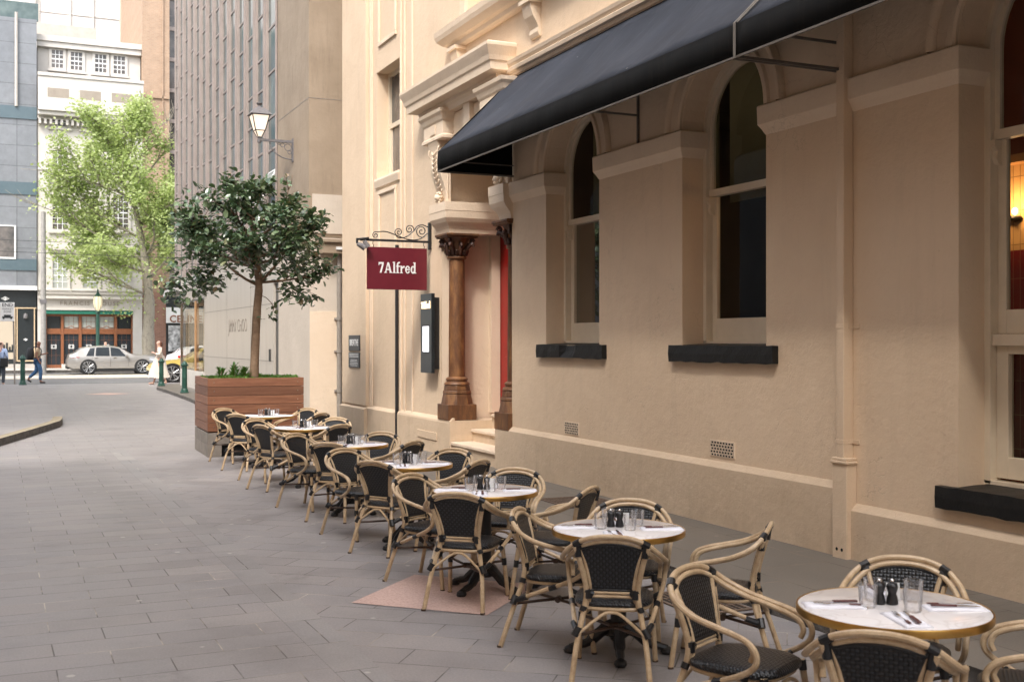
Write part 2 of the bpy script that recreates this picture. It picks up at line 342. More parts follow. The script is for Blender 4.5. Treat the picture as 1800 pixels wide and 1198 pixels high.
# ------------------------------------------------------------------ mesh building
class MB:
    def __init__(s): s.v, s.f, s.uv = [], [], {}
    def add(s, vs, fs):
        o = len(s.v); s.v += [tuple(p) for p in vs]; s.f += [tuple(i+o for i in f) for f in fs]; return s
    def box(s, a, b, rz=0, c=None):
        (x0, y0, z0), (x1, y1, z1) = a, b
        vs = [(x, y, z) for z in (z0, z1) for x, y in ((x0,y0),(x1,y0),(x1,y1),(x0,y1))]
        if rz:
            c = c or ((x0+x1)/2, (y0+y1)/2); cc, ss = math.cos(rz), math.sin(rz)
            vs = [(c[0]+(x-c[0])*cc-(y-c[1])*ss, c[1]+(x-c[0])*ss+(y-c[1])*cc, z) for x, y, z in vs]
        s.add(vs, [(3,2,1,0),(4,5,6,7),(0,1,5,4),(1,2,6,5),(2,3,7,6),(3,0,4,7)]); return s
    def obox(s, c, ax, ay, az, hx, hy, hz):
        c, ax, ay, az = map(Vector, (c, ax, ay, az)); ax.normalize(); ay.normalize(); az.normalize()
        vs = [c+ax*(i*hx)+ay*(j*hy)+az*(k*hz) for k in (-1,1) for i, j in ((-1,-1),(1,-1),(1,1),(-1,1))]
        s.add(vs, [(3,2,1,0),(4,5,6,7),(0,1,5,4),(1,2,6,5),(2,3,7,6),(3,0,4,7)]); return s
    def tube(s, pts, r, n=8, cap=True, closed=False):
        P = [Vector(p) for p in pts]; m = len(P)
        rr = r if isinstance(r, (list, tuple)) else [r]*m
        up = None; rings = []
        for i in range(m):
            if closed: t = P[(i+1) % m]-P[i-1]
            else: t = P[min(i+1, m-1)]-P[max(i-1, 0)]
            t.normalize()
            if up is None:
                up = Vector((0,0,1)) if abs(t.z) < .9 else Vector((1,0,0))
            a = t.cross(up)
            if a.length < 1e-4: a = t.cross(Vector((.3,.9,.1)))
            a.normalize(); bb = a.cross(t); up = bb
            rings.append([P[i]+(a*math.cos(2*math.pi*k/n)+bb*math.sin(2*math.pi*k/n))*rr[i] for k in range(n)])
        o = len(s.v)
        for q in rings: s.v += [tuple(x) for x in q]
        for i in range(m-1 if not closed else m):
            j = (i+1) % m
            for k in range(n): s.f.append((o+i*n+k, o+i*n+(k+1) % n, o+j*n+(k+1) % n, o+j*n+k))
        if cap and not closed:
            s.f.append(tuple(o+k for k in range(n))[::-1]); s.f.append(tuple(o+(m-1)*n+k for k in range(n)))
        return s
    def lathe(s, prof, n=16, c=(0,0,0), cap=True):
        o = len(s.v)
        for r, z in prof:
            for k in range(n): s.v.append((c[0]+r*math.cos(2*math.pi*k/n), c[1]+r*math.sin(2*math.pi*k/n), c[2]+z))
        for i in range(len(prof)-1):
            for k in range(n): s.f.append((o+i*n+k, o+i*n+(k+1) % n, o+(i+1)*n+(k+1) % n, o+(i+1)*n+k))
        if cap:
            if prof[0][0] > 1e-5: s.f.append(tuple(o+k for k in range(n))[::-1])
            if prof[-1][0] > 1e-5: s.f.append(tuple(o+(len(prof)-1)*n+k for k in range(n)))
        return s
    def prism(s, poly, a, b, axis='y'):
        """polygon in the other two axes, extruded along axis from a to b"""
        def mk(p, t): return {'y': (p[0], t, p[1]), 'x': (t, p[0], p[1]), 'z': (p[0], p[1], t)}[axis]
        n = len(poly)
        s.add([mk(p, a) for p in poly]+[mk(p, b) for p in poly],
              [tuple(range(n))[::-1], tuple(range(n, 2*n))]+[(i, (i+1) % n, n+(i+1) % n, n+i) for i in range(n)]); return s
    def cornice(s, W, y0, y1, prof, ends=(1, 1)):
        """moulding on the wall plane x=W running y0..y1 with mitred returns; prof = (projection, z)"""
        o = len(s.v); m = len(prof)
        for p, z in prof:
            a = y0-p*ends[0]; b = y1+p*ends[1]
            s.v += [(W+.02, a, z), (W-p, a, z), (W-p, b, z), (W+.02, b, z)]
        for i in range(m-1):
            for k in range(3): s.f.append((o+i*4+k, o+i*4+k+1, o+i*4+4+k+1, o+i*4+4+k))
        s.f.append((o, o+1, o+2, o+3)[::-1]); e = o+(m-1)*4; s.f.append((e, e+1, e+2, e+3)); return s
    def build(s, name, mat, parent=None, smooth=False, bevel=0, uvf=None):
        me = bpy.data.meshes.new(name); me.from_pydata(s.v, [], s.f)
        bm = bmesh.new(); bm.from_mesh(me)
        bmesh.ops.recalc_face_normals(bm, faces=bm.faces[:])
        bm.to_mesh(me); bm.free()
        if uvf:
            L = me.uv_layers.new(name='UVMap')
            for lp in me.loops: L.data[lp.index].uv = uvf(me.vertices[lp.vertex_index].co)
        me.materials.append(MATS[mat] if isinstance(mat, str) else mat)
        if smooth:
            for p in me.polygons: p.use_smooth = True
        o = bpy.data.objects.new(name, me); COL.objects.link(o)
        if parent:
            o.parent = parent
            if smooth == 'auto': pass
        if bevel:
            md = o.modifiers.new('bevel', 'BEVEL'); md.width = bevel; md.segments = 2; md.limit_method = 'ANGLE'; md.angle_limit = R(35)
        if smooth == 'auto':
            md = o.modifiers.new('split', 'EDGE_SPLIT'); md.split_angle = R(38)
        return o

def thing(name, label, cat, loc=(0,0,0), rz=0, group=None):
    o = bpy.data.objects.new(name, None); COL.objects.link(o); o.location = loc; o.rotation_euler = (0, 0, rz)
    o.empty_display_size = .1
    return tag(o, label, cat, group)
def tag(o, label, cat, group=None):
    o['label'] = label; o['category'] = cat
    if group: o['group'] = group
    return o
def struct(o): o['kind'] = 'structure'; return o
def kids(o): return [c for c in o.children]
def dup(root, loc, rz, label, group=None):
    r = root.copy(); COL.objects.link(r); r.location = loc; r.rotation_euler = (0, 0, rz)
    r['label'] = label
    if group: r['group'] = group
    for ch in kids(root):
        c = ch.copy(); COL.objects.link(c); c.parent = r
        for g in kids(ch):
            d = g.copy(); COL.objects.link(d); d.parent = c
    return r
def smooth_path(pts, n=6, closed=False):
    P = [Vector(p) for p in pts]; out = []; m = len(P)
    for i in range(m-1 if not closed else m):
        p1, p2 = P[i], P[(i+1) % m]
        p0 = P[i-1] if (i > 0 or closed) else p1*2-p2
        p3 = P[(i+2) % m] if (i+2 < m or closed) else p2*2-p1
        for k in range(n):
            t = k/n
            out.append(.5*((2*p1)+(-p0+p2)*t+(2*p0-5*p1+4*p2-p3)*t*t+(-p0+3*p1-3*p2+p3)*t**3))
    if not closed: out.append(P[-1])
    return out
def text_obj(name, body, size, mat, M, parent=None, ext=.004, bold=0.0, sx=1.0, spacing=1.0, align='CENTER'):
    cu = bpy.data.curves.new(name, 'FONT'); cu.body = body; cu.size = size; cu.extrude = ext; cu.offset = bold
    cu.align_x = align; cu.align_y = 'CENTER'; cu.space_character = spacing; cu.resolution_u = 3
    t = bpy.data.objects.new(name, cu); COL.objects.link(t)
    dg = bpy.context.evaluated_depsgraph_get(); dg.update()
    me = bpy.data.meshes.new_from_object(t.evaluated_get(dg)); bpy.data.objects.remove(t)
    me.transform(Matrix.Diagonal((sx, 1, 1, 1))); me.transform(M)
    me.materials.clear(); me.materials.append(MATS[mat]); me.name = name
    o = bpy.data.objects.new(name, me); COL.objects.link(o)
    if parent: o.parent = parent
    return o
def face_negY(x, y, z): return Matrix.Translation((x, y, z)) @ Matrix.Rotation(R(90), 4, 'X')
def face_negX(x, y, z): return Matrix.Translation((x, y, z)) @ Matrix.Rotation(R(-90), 4, 'Z') @ Matrix.Rotation(R(90), 4, 'X')

# ------------------------------------------------------------------ ground
def strips(name, mat, xl, xr, y0, y1, dz, step=1.0, nx=1, fol=True):
    """ground sheet following the crest; xl, xr are functions of y"""
    b = MB(); n = max(1, int(round((y1-y0)/step)))
    for i in range(n+1):
        y = y0+(y1-y0)*i/n
        for k in range(nx+1):
            x = xl(y)+(xr(y)-xl(y))*k/nx; b.v.append((x, y, (G(y) if fol else 0)+dz))
    for i in range(n):
        for k in range(nx): q = i*(nx+1)+k; b.f.append((q, q+1, q+nx+2, q+nx+1))
    return struct(b.build(name, mat))
c_ = lambda v: (lambda y: v)
strips('ground', 'asphalt', c_(-160), c_(220), -60, 260, -.06, 2.0)
KX = 4.78                                            # kerb line along the restaurant
def kerb_r(y):
    if y < 26: return KX
    if y < 41: return KX+.3*S(26, 34, y)
    t = min(1, (y-41)/5.2); return KX+.3+4.8*(1-math.sqrt(max(0, 1-t*t)))
def kerb_l(y):
    if y < 27.6:
        if y < 26.2: return -1.75+(y-15.5)*.278
        t = (y-26.2)/1.4; return 1.225+.11*math.sin(t*math.pi/2)
    if y < 43.5: return 1.335
    t = min(1, (y-43.5)/2.5); return 1.335-3*(1-math.sqrt(max(0, 1-t*t)))
strips('lane', 'bluestone_rows', c_(-3.2), c_(1.72), -8, 48.5, 0, .5)
strips('paving_band', 'bluestone_band', c_(1.721), c_(1.975), -8, 20.5, .001, .5)
strips('diagonal_paving', 'bluestone_diagonal', c_(1.976), c_(9.5), -8, 20.5, 0, .5)
strips('lane_end', 'bluestone_rows', c_(1.7205), c_(12), 20.5, 48.5, 0, .5)
strips('footpath', 'footpath_slabs', lambda y: kerb_r(y)+.16, c_(14), -8, 46.2, .10, .4)
strips('kerb_top', 'footpath_slabs', kerb_r, lambda y: kerb_r(y)+.16, -8, 46.2, .10, .25)
strips('side_footpath', 'bluestone_rows', c_(-14), lambda y: kerb_l(y)-.2, 15.5, 46.0, .135, .35)
strips('side_kerb_top', 'kerb_top', lambda y: kerb_l(y)-.2, kerb_l, 15.5, 27.6, .135, .2)
strips('side_kerb_top', 'bluestone_rows', lambda y: kerb_l(y)-.2, kerb_l, 27.6, 46.0, .135, .25)
def kerb_face(name, fn, y0, y1, h, mat='kerb_stone'):
    b = MB(); n = int((y1-y0)/.12); rnd = random.Random(3)
    for i in range(n+1):
        y = y0+(y1-y0)*i/n; x = fn(y); j = rnd.uniform(-.012, .012)
        b.v += [(x+j*.6, y, G(y)-.05), (x+j, y, G(y)+h*.55), (x, y, G(y)+h)]
    for i in range(n):
        for k in range(2): b.f.append((i*3+k, i*3+3+k, i*3+4+k, i*3+1+k))
    return struct(b.build(name, mat))
kerb_face('kerb', kerb_r, -8, 46.2, .10); kerb_face('side_kerb', kerb_l, 15.5, 46.0, .135)
strips('road', 'asphalt', c_(-60), c_(90), 48.5, 70, -.002, 1)
strips('tram_track_bed', 'pale_concrete', c_(-60), c_(90), 58.8, 64.0, .003, 1)
for nm, y in (('road_marking', 58.5), ('road_marking', 64.05)): strips(nm, 'yellow_line', c_(-60), c_(90), y, y+.25, .008, 1)
for (x0, x1, y) in ((1.9, 3.2, 47.6), (2.9, 4.6, 52.3), (1.0, 2.0, 45.7), (3.9, 5.2, 49.8), (1.3, 1.9, 47.2)):
    strips('road_marking', 'white_line', c_(x0), c_(x1), y, y+.14, .006, 1)
strips('far_footpath', 'pale_concrete', c_(-60), c_(90), 69.2, 90, .12, 2)
struct(MB().box((-60, 69.05, -.1), (90, 69.2, .21)).build('far_kerb', 'kerb_stone'))

def diamond(x, y, label):
    d = .73; b = MB(); z = G(y)+.0045
    b.add([(x-d, y, z), (x, y-d, z), (x+d, y, z), (x, y+d, z)], [(0,1,2,3)])
    return tag(b.build('paving_inlay', 'pink_granite'), label, 'paving inlay', 'pink diamond inlays in the paving')
diamond(3.01, 7.79, 'pink granite diamond set in the paving under the third table from the camera')
diamond(3.25, 38.9, 'pale pink diamond set in the far end of the lane before the street')

def grate(x0, y0, x1, y1, z, label, nx):
    t = thing('drain_grate', label, 'drain', ((x0+x1)/2, (y0+y1)/2, z), 0, 'drain grates')
    w, h = (x1-x0)/2, (y1-y0)/2
    MB().box((-w, -h, .001), (w, h, .003)).build('pit', 'dark_hole', t)
    f = MB()
    for a in ((-w, -h, w, -h+.025), (-w, h-.025, w, h), (-w, -h+.025, -w+.025, h-.025), (w-.025, -h+.025, w, h-.025)): f.box((a[0], a[1], .003), (a[2], a[3], .011))
    for i in range(1, nx): 
        x = -w+.02+(2*w-.04)*i/nx; f.box((x-.006, -h+.025, .003), (x+.006, h-.025, .010))
    for i in range(1, 4):
        y = -h+2*h*i/4; f.box((-w+.025, y-.006, .0035), (w-.025, y+.006, .0085))
    f.build('grating', 'rusty_grate', t)
grate(5.45, 10.6, 6.1, 11.35, .10, 'brown iron grate in the footpath at the foot of the cream wall', 16)
grate(4.28, 6.45, 4.74, 7.15, .002, 'rusty iron grate in the gutter beside the kerb, between two tables', 9)

# ------------------------------------------------------------------ restaurant building
W = 6.3
bld = thing('restaurant_building', 'cream rendered restaurant building with arched windows, brown columned entrance and stone steps', 'building', (W, 6, 0))
def BP(mb, name, mat, parent=bld, **k):                 # a part given in world coordinates
    o = mb.build(name, mat, None, **k); o.parent = parent
    off = Vector(parent.location)
    if parent.parent: off = off + Vector(parent.parent.location)
    o.data.transform(Matrix.Translation(-off)); return o
ZT, ZB = 15.0, -.3
def opening_front(b, ya, yb, zb, zs, z1, arch=True, n=20, depth=.285, z0=ZB, w=W):
    b.add([(w, ya, z0), (w, yb, z0), (w, yb, zb), (w, ya, zb)], [(0,1,2,3)])
    if arch:
        r = (yb-ya)/2; cy = (ya+yb)/2
        arc = [(cy-r*math.cos(math.pi*i/n), zs+r*math.sin(math.pi*i/n)) for i in range(n+1)]
    else: arc = [(ya, zs), (yb, zs)]
    for (p, q) in zip(arc, arc[1:]):
        b.add([(w, p[0], p[1]), (w, q[0], q[1]), (w, q[0], z1), (w, p[0], z1)], [(0,1,2,3)])
        b.add([(w, p[0], p[1]), (w, q[0], q[1]), (w+depth, q[0], q[1]), (w+depth, p[0], p[1])], [(0,1,2,3)])
    for y in (ya, yb): b.add([(w, y, zb), (w, y, zs), (w+depth, y, zs), (w+depth, y, zb)], [(0,1,2,3)])
    b.add([(w, ya, zb), (w, yb, zb), (w+depth, yb, zb), (w+depth, ya, zb)], [(0,1,2,3)])
wins = [(11.49, 12.88, 1.80, 'tall'), (8.379, 9.753, 1.80, 'tall'), (4.755, 6.131, .79, 'low'), (1.6, 2.99, .79, 'low')]
wb = MB()
edges = [-6.0]
for w in sorted(wins): edges += [w[0], w[1]]
edges.append(13.92)
for i in range(0, len(edges), 2):
    wb.add([(W, edges[i], ZB), (W, edges[i+1], ZB), (W, edges[i+1], 5.3), (W, edges[i], 5.3)], [(0,1,2,3)])
for ya, yb, zb, k in wins: opening_front(wb, ya, yb, zb, 3.96, 5.3)
wb.add([(W, -6, 5.3), (W, 13.92, 5.3), (W, 13.92, ZT), (W, -6, ZT)], [(0,1,2,3)])
wb.add([(W, 13.92, ZB), (W+1, 13.92, ZB), (W+1, 13.92, 5.3), (W, 13.92, 5.3)], [(0,1,2,3)])
# above the entrance, then the far part of the wall with its sash window
wb.add([(W, 13.92, 5.3), (W, 16.57, 5.3), (W, 16.57, 6.5), (W, 13.92, 6.5)], [(0,1,2,3)])
wb.add([(W, 13.92, 5.3), (W, 16.57, 5.3), (W+1, 16.57, 5.3), (W+1, 13.92, 5.3)], [(0,1,2,3)])
opening_front(wb, 14.1, 15.5, 6.6, 9.2, ZT, False, z0=6.5)
for a, c in ((13.92, 14.1), (15.5, 16.57)): wb.add([(W, a, 6.5), (W, c, 6.5), (W, c, ZT), (W, a, ZT)], [(0,1,2,3)])
wb.add([(W, 16.57, ZB), (W, 18.6, ZB), (W, 18.6, ZT), (W, 16.57, ZT)], [(0,1,2,3)])
opening_front(wb, 18.6, 19.9, 4.78, 6.72, ZT, False)
wb.add([(W, 19.9, ZB), (W, 21.9, ZB), (W, 21.9, ZT), (W, 19.9, ZT)], [(0,1,2,3)])
wb.add([(W, 21.9, ZB), (W+6, 21.9, ZB), (W+6, 21.9, ZT), (W, 21.9, ZT)], [(0,1,2,3)])
BP(wb, 'wall', 'stucco')
# far jamb and back of the entrance recess
BP(MB().box((W+.004, 16.57, -.2), (7.6, 16.9, 5.29)).box((7.25, 13.92, 3.72), (7.6, 16.57, 5.3)), 'entrance_jamb', 'stucco_trim')
jm = MB()
jm.box((7.10, 16.47, .72), (7.25, 16.57, 3.72)).box((6.56, 16.51, .66), (6.60, 16.57, 3.5)); BP(jm, 'door_frame', 'stucco_trim')
dr = BP(MB().box((7.26, 13.95, .6), (7.32, 16.55, 3.72)), 'door', 'red_door')
dp = MB()
for yy in (14.2, 15.4):
    for z0, z1 in ((.85, 1.6), (1.75, 3.5)): dp.box((7.245, yy, z0), (7.26, yy+.9, z1))
BP(dp, 'panel', 'red_door', bld, bevel=.004)
# steps
st = MB(); 
for x, z in ((6.28, .325), (6.62, .51), (6.94, .73)):
    st.box((x, 14.36, -.1), (7.3, 16.07, z-.045)); 
BP(st, 'step', 'plinth_render')
tr = MB()
for x, z in ((6.28, .325), (6.62, .51), (6.94, .73)): tr.box((x-.035, 14.37, z-.045), (7.28, 16.06, z))
BP(tr, 'tread', 'stucco_trim', bevel=.008)
# plinths: sloping top, step down at the downpipe
def plinth(y0, y1, z, z0=-.2, p=.06, ends=(0, 0), nm='plinth'):
    b = MB().cornice(W, y0, y1, [(p, z0), (p, z-.055), (p-.004, z-.05), (.003, z)], ends); return BP(b, nm, 'plinth_render')
plinth(7.36, 14.36, .70, ends=(0, 0)); plinth(-6, 7.2, .545)
b = MB().cornice(W, 16.07, 18.56, [(.06, -.2), (.06, .60), (.05, .63), (.003, .68)], (0, 0)); b.box((W-.056, 16.073, -.2), (7.25, 16.5, .636)); BP(b, 'plinth', 'plinth_render')
b = MB().box((W-.056, 13.9, -.2), (7.1, 14.357, .636)); BP(b, 'plinth', 'plinth_render')
plinth(18.74, 20.3, .66); plinth(20.3, 21.94, .64, p=.12)
BP(MB().box((W-.075, 16.62, .30), (W-.06, 17.5, .42)), 'plinth_panel', 'plinth_render', bevel=.004)
# trims
def mould(W_, y0, y1, prof, name='moulding', mat='stucco_trim', ends=(1, 1)):
    return BP(MB().cornice(W_, y0, y1, prof, ends), name, mat, smooth=False)
imp = [(.004, 3.70), (.018, 3.725), (.03, 3.75), (.052, 3.785), (.058, 3.79), (.062, 3.955), (.055, 3.965), (.003, 3.972)]
for ya, yb in ((12.88, 13.92), (9.753, 11.49), (6.131, 8.379), (2.99, 4.755)):
    b = MB()
    o = 0; prof = imp
    base = len(b.v); m_ = len(prof)
    for p, z in prof: b.v += [(W+.27, ya-p*.95, z), (W-p, ya-p*.95, z), (W-p, yb+p*.95, z), (W+.27, yb+p*.95, z)]
    for i in range(m_-1):
        for k in range(3): b.f.append((i*4+k, i*4+k+1, i*4+4+k+1, i*4+4+k))
    b.f.append((3, 2, 1, 0)); e = (m_-1)*4; b.f.append((e, e+1, e+2, e+3))
    BP(b, 'impost', 'stucco_trim', bevel=.006)
def archivolt(cy, r, zs):
    b = MB(); n = 26
    prof = [(r+.002, 0), (r+.002, .03), (r+.02, .045), (r+.07, .045), (r+.085, .02), (r+.19, .02), (r+.20, .045), (r+.225, .06), (r+.255, .06), (r+.275, .03), (r+.28, 0)]
    m_ = len(prof)
    for i in range(n+1):
        a = math.pi*i/n
        for q, d in prof: b.v.append((W-d, cy-q*math.cos(a), zs+.0125+q*math.sin(a)))
    for i in range(n):
        for k in range(m_-1): b.f.append((i*m_+k, i*m_+k+1, (i+1)*m_+k+1, (i+1)*m_+k))
    return BP(b, 'archivolt', 'stucco', smooth='auto')
for ya, yb, zb, k in wins: archivolt((ya+yb)/2, (yb-ya)/2, 3.96)
mould(W, -6, 13.92, [(.004, 5.37), (.03, 5.385), (.045, 5.42), (.09, 5.43), (.10, 5.47), (.075, 5.49), (.10, 5.53), (.11, 5.57), (.004, 5.60)], 'string_course', ends=(0, 0))
# ledge of the upper windows with brackets
lp = [(.05, 6.20), (.09, 6.22), (.11, 6.27), (.16, 6.29), (.24, 6.36), (.26, 6.42), (.27, 6.50), (.24, 6.52), (.004, 6.56)]
mould(W, 8.6, 15.95, lp, 'ledge')
def small_bracket(y):
    pr = [(W, 5.72), (W-.03, 5.73), (W-.05, 5.78), (W-.04, 5.84), (W-.07, 5.9), (W-.12, 5.98), (W-.15, 6.08), (W-.16, 6.19), (W, 6.19)]
    b = MB().prism(pr, y-.13, y+.13); b.box((W-.19, y-.16, 6.14), (W, y+.16, 6.195)); return BP(b, 'bracket', 'stucco_trim', bevel=.006)
for y in (15.7, 13.15, 10.6): small_bracket(y)
# window dressing above the ledge
BP(MB().box((W-.05, 13.92, 6.56), (W, 14.1, 9.4)).box((W-.05, 15.5, 6.56), (W, 15.7, 9.4)), 'architrave', 'stucco_trim')
# far bay: pilaster, vertical mouldings, sunk panels
BP(MB().box((W-.07, 20.35, .64), (W, 21.93, ZT)), 'pilaster', 'stucco', bevel=.01)
b = MB()
for y in (20.12, 20.22, 18.47): b.box((W-.03, y, .66), (W, y+.045, ZT))
for y in (17.9, 18.28): b.box((W-.022, y, .66), (W, y+.05, ZT))
BP(b, 'moulding', 'stucco_trim', bevel=.006)
def sunk_panel(y0, y1, z0, z1):
    b = MB()
    t = .07
    for a in ((y0, z0, y1, z0+t), (y0, z1-t, y1, z1), (y0, z0+t, y0+t, z1-t), (y1-t, z0+t, y1, z1-t)): b.box((W-.035, a[0], a[1]), (W+.001, a[2], a[3]))
    BP(b, 'panel_moulding', 'stucco_trim', bevel=.01)
sunk_panel(18.75, 19.75, 3.0, 4.55); sunk_panel(18.75, 19.75, 7.15, 8.9)
# entrance hood with console blocks
hood = [(.13, 5.30), (.15, 5.36), (.19, 5.40), (.20, 5.44), (.34, 5.46), (.35, 5.56), (.37, 5.58), (.385, 5.64), (.42, 5.72), (.436, 5.76), (.436, 5.80), (.40, 5.82), (.004, 5.86)]
mould(W, 14.2, 16.9, hood, 'entrance_hood')
for yc in (16.42, 14.15):
    b = MB().cornice(W, yc-.22, yc+.22, [(.20, 4.90), (.225, 4.905), (.225, 4.95), (.20, 4.97), (.20, 5.16), (.22, 5.19), (.24, 5.25), (.27, 5.29), (.28, 5.34)])
    b.box((W-.215, yc-.11, 5.0), (W-.20, yc+.11, 5.14))
    BP(b, 'console_block', 'stucco_trim', bevel=.004)
    # scrolled console
    pr = [(W+.02, 3.95)]
    for t in range(15):
        u = t/14; z = 3.95+.95*u
        pr.append((W-.055-.17*u**1.6-.03*math.sin(u*math.pi*1.0)+.02*math.sin(u*9), z))
    pr.append((W+.02, 4.90))
    cb = BP(MB().prism(pr, yc-.2, yc+.2), 'console', 'stucco_trim', bevel=.012)
    rel = MB()
    for sg in (-1, 1):
        sp = []
        for t in range(34):
            a = t/33*4.2*math.pi; r_ = .115*(1-t/36)
            sp.append((W-.10+r_*math.cos(a+1.2), yc+sg*.203, 4.74+r_*math.sin(a+1.2)))
        rel.tube(sp, .010, 6)
        rel.tube([(W-.02, yc+sg*.203, 4.68), (W-.04, yc+sg*.203, 4.45), (W-.035, yc+sg*.203, 4.2), (W-.02, yc+sg*.203, 4.02)], .008, 6)
    for q in range(9):                                     # ripple carving down the face
        u = .22+q*.075; z = 3.95+.95*u; x = W-.055-.17*u**1.6-.03*math.sin(u*math.pi)+.02*math.sin(u*9)
        w_ = .11*(.6+.4*u)
        rel.tube([(x-.002, yc-w_, z+.03), (x-.012, yc-w_*.6, z-.015), (x-.016, yc, z-.03), (x-.012, yc+w_*.6, z-.015), (x-.002, yc+w_, z+.03)], .011, 6)
    for q in range(10):
        a = q/10*2*math.pi; rel.tube([(W-.09, yc+.09*math.cos(a), 4.05+.06*math.sin(a)), (W-.13, yc+.13*math.cos(a), 4.05+.085*math.sin(a))], [.03, .012], 6)
    rel.lathe([(0, -.05), (.05, -.03), (.06, 0), (.05, .03), (0, .05)], 8, (W-.12, yc, 4.05))
    BP(rel, 'carving', 'stucco_trim', smooth=True)
BP(MB().box((W-.03, 14.6, 4.95), (W, 16.0, 5.28)).box((W-.10, 15.2, 4.9), (W-.03, 15.45, 5.3)), 'frieze_panel', 'stucco_trim', bevel=.006)
ent = [(.0, 3.49), (.02, 3.50), (.03, 3.56), (.05, 3.60), (.10, 3.66), (.12, 3.70), (.13, 3.72), (.135, 3.82), (.14, 3.83), (.14, 3.96), (.004, 3.97)]
b = MB()
for p, z in ent: b.v += [(7.26, 16.2-p, z), (W-p, 16.2-p, z), (W-p, 16.72+p*.3, z), (W+.02, 16.72+p*.3, z)]
for i in range(len(ent)-1):
    for k in range(3): b.f.append((i*4+k, i*4+k+1, i*4+4+k+1, i*4+4+k))
e = 4*(len(ent)-1); b.f += [(3,2,1,0), (e, e+1, e+2, e+3)]
BP(b, 'entablature', 'stucco_trim')
b = MB()
for p, z in ent: b.v += [(W+.02, 13.9, z), (W-p, 13.9, z), (W-p, 14.27+p, z), (7.26, 14.27+p, z)]
for i in range(len(ent)-1):
    for k in range(3): b.f.append((i*4+k, i*4+k+1, i*4+4+k+1, i*4+4+k))
b.f += [(3,2,1,0), (e, e+1, e+2, e+3)]
BP(b, 'entablature', 'stucco_trim')
mottled('capital_brown', (.022, .008, .005), (.07, .026, .012), 14, .5, .3)
def column(x, y):
    z0 = .64; T = bpy.data.objects.new('column', None); COL.objects.link(T); T.parent = bld; T.location = Vector((x, y, z0))-bld.location
    def P(mb, nm, **k):
        o = mb.build(nm, 'brown_column', T, **k); return o
    def octo(b, r0, r1, za, zb):
        o = len(b.v)
        for r, z in ((r0, za), (r1, zb)):
            for k in range(8):
                a = (k+.5)*math.pi/4; b.v.append((r*math.cos(a), r*math.sin(a), z))
        for k in range(8): b.f.append((o+k, o+(k+1) % 8, o+8+(k+1) % 8, o+8+k))
        b.f += [tuple(o+k for k in range(8))[::-1], tuple(o+8+k for k in range(8))]
    b = MB(); b.add([(sx*.235, sy*.235, z) for z in (0, .24) for sx, sy in ((-1,-1),(1,-1),(1,1),(-1,1))], [(3,2,1,0),(4,5,6,7),(0,1,5,4),(1,2,6,5),(2,3,7,6),(3,0,4,7)])
    octo(b, .25, .215, .23, .40); octo(b, .225, .215, .40, .45); octo(b, .205, .195, .45, .53)
    P(b, 'pedestal', bevel=.01)
    P(MB().lathe([(.19, .53), (.20, .545), (.19, .57), (.16, .585), (.155, .60), (.17, .61), (.172, .63), (.15, .65), (.13, .66)], 24), 'base_ring', smooth='auto')
    P(MB().lathe([(.128, .66), (.125, 1.4), (.118, 2.46)], 28), 'shaft', smooth='auto')
    P(MB().lathe([(.118, 2.46), (.145, 2.475), (.15, 2.495), (.135, 2.515), (.125, 2.53), (.135, 2.62), (.16, 2.72), (.20, 2.79)], 24), 'capital', smooth='auto')
    c = MB()
    for k in range(8):
        a = k*math.pi/4; ca, sa = math.cos(a), math.sin(a)
        rr = .27 if k % 2 else .19
        pts = [(ca*.13, sa*.13, 2.53), (ca*.16, sa*.16, 2.62), (ca*(rr-.03), sa*(rr-.03), 2.70), (ca*rr, sa*rr, 2.685), (ca*(rr+.01), sa*(rr+.01), 2.655)]
        c.tube(smooth_path(pts, 3), [.03]*3+[.035]*4+[.03]*3+[.025]*3, 7)
        a2 = a+math.pi/8; c.tube([(math.cos(a2)*.135, math.sin(a2)*.135, 2.53), (math.cos(a2)*.165, math.sin(a2)*.165, 2.60), (math.cos(a2)*.185, math.sin(a2)*.185, 2.59)], [.028, .024, .012], 6)
    for k in range(4):
        a = math.pi/4+k*math.pi/2; cx, cy = math.cos(a)*.255, math.sin(a)*.255
        sp = [(cx+math.cos(a)*.045*(1-t/22)*math.cos(t*.6), cy+math.sin(a)*.045*(1-t/22)*math.cos(t*.6), 2.735+.045*(1-t/22)*math.sin(t*.6)) for t in range(20)]
        c.tube(sp, .013, 6)
    c.build('carved_leaves', 'capital_brown', T, smooth=True)
    P(MB().box((-.25, -.25, 2.79), (.25, .25, 2.815)).box((-.265, -.265, 2.815), (.265, .265, 2.85)), 'abacus', bevel=.006)
column(6.47, 16.36); column(6.47, 14.14)

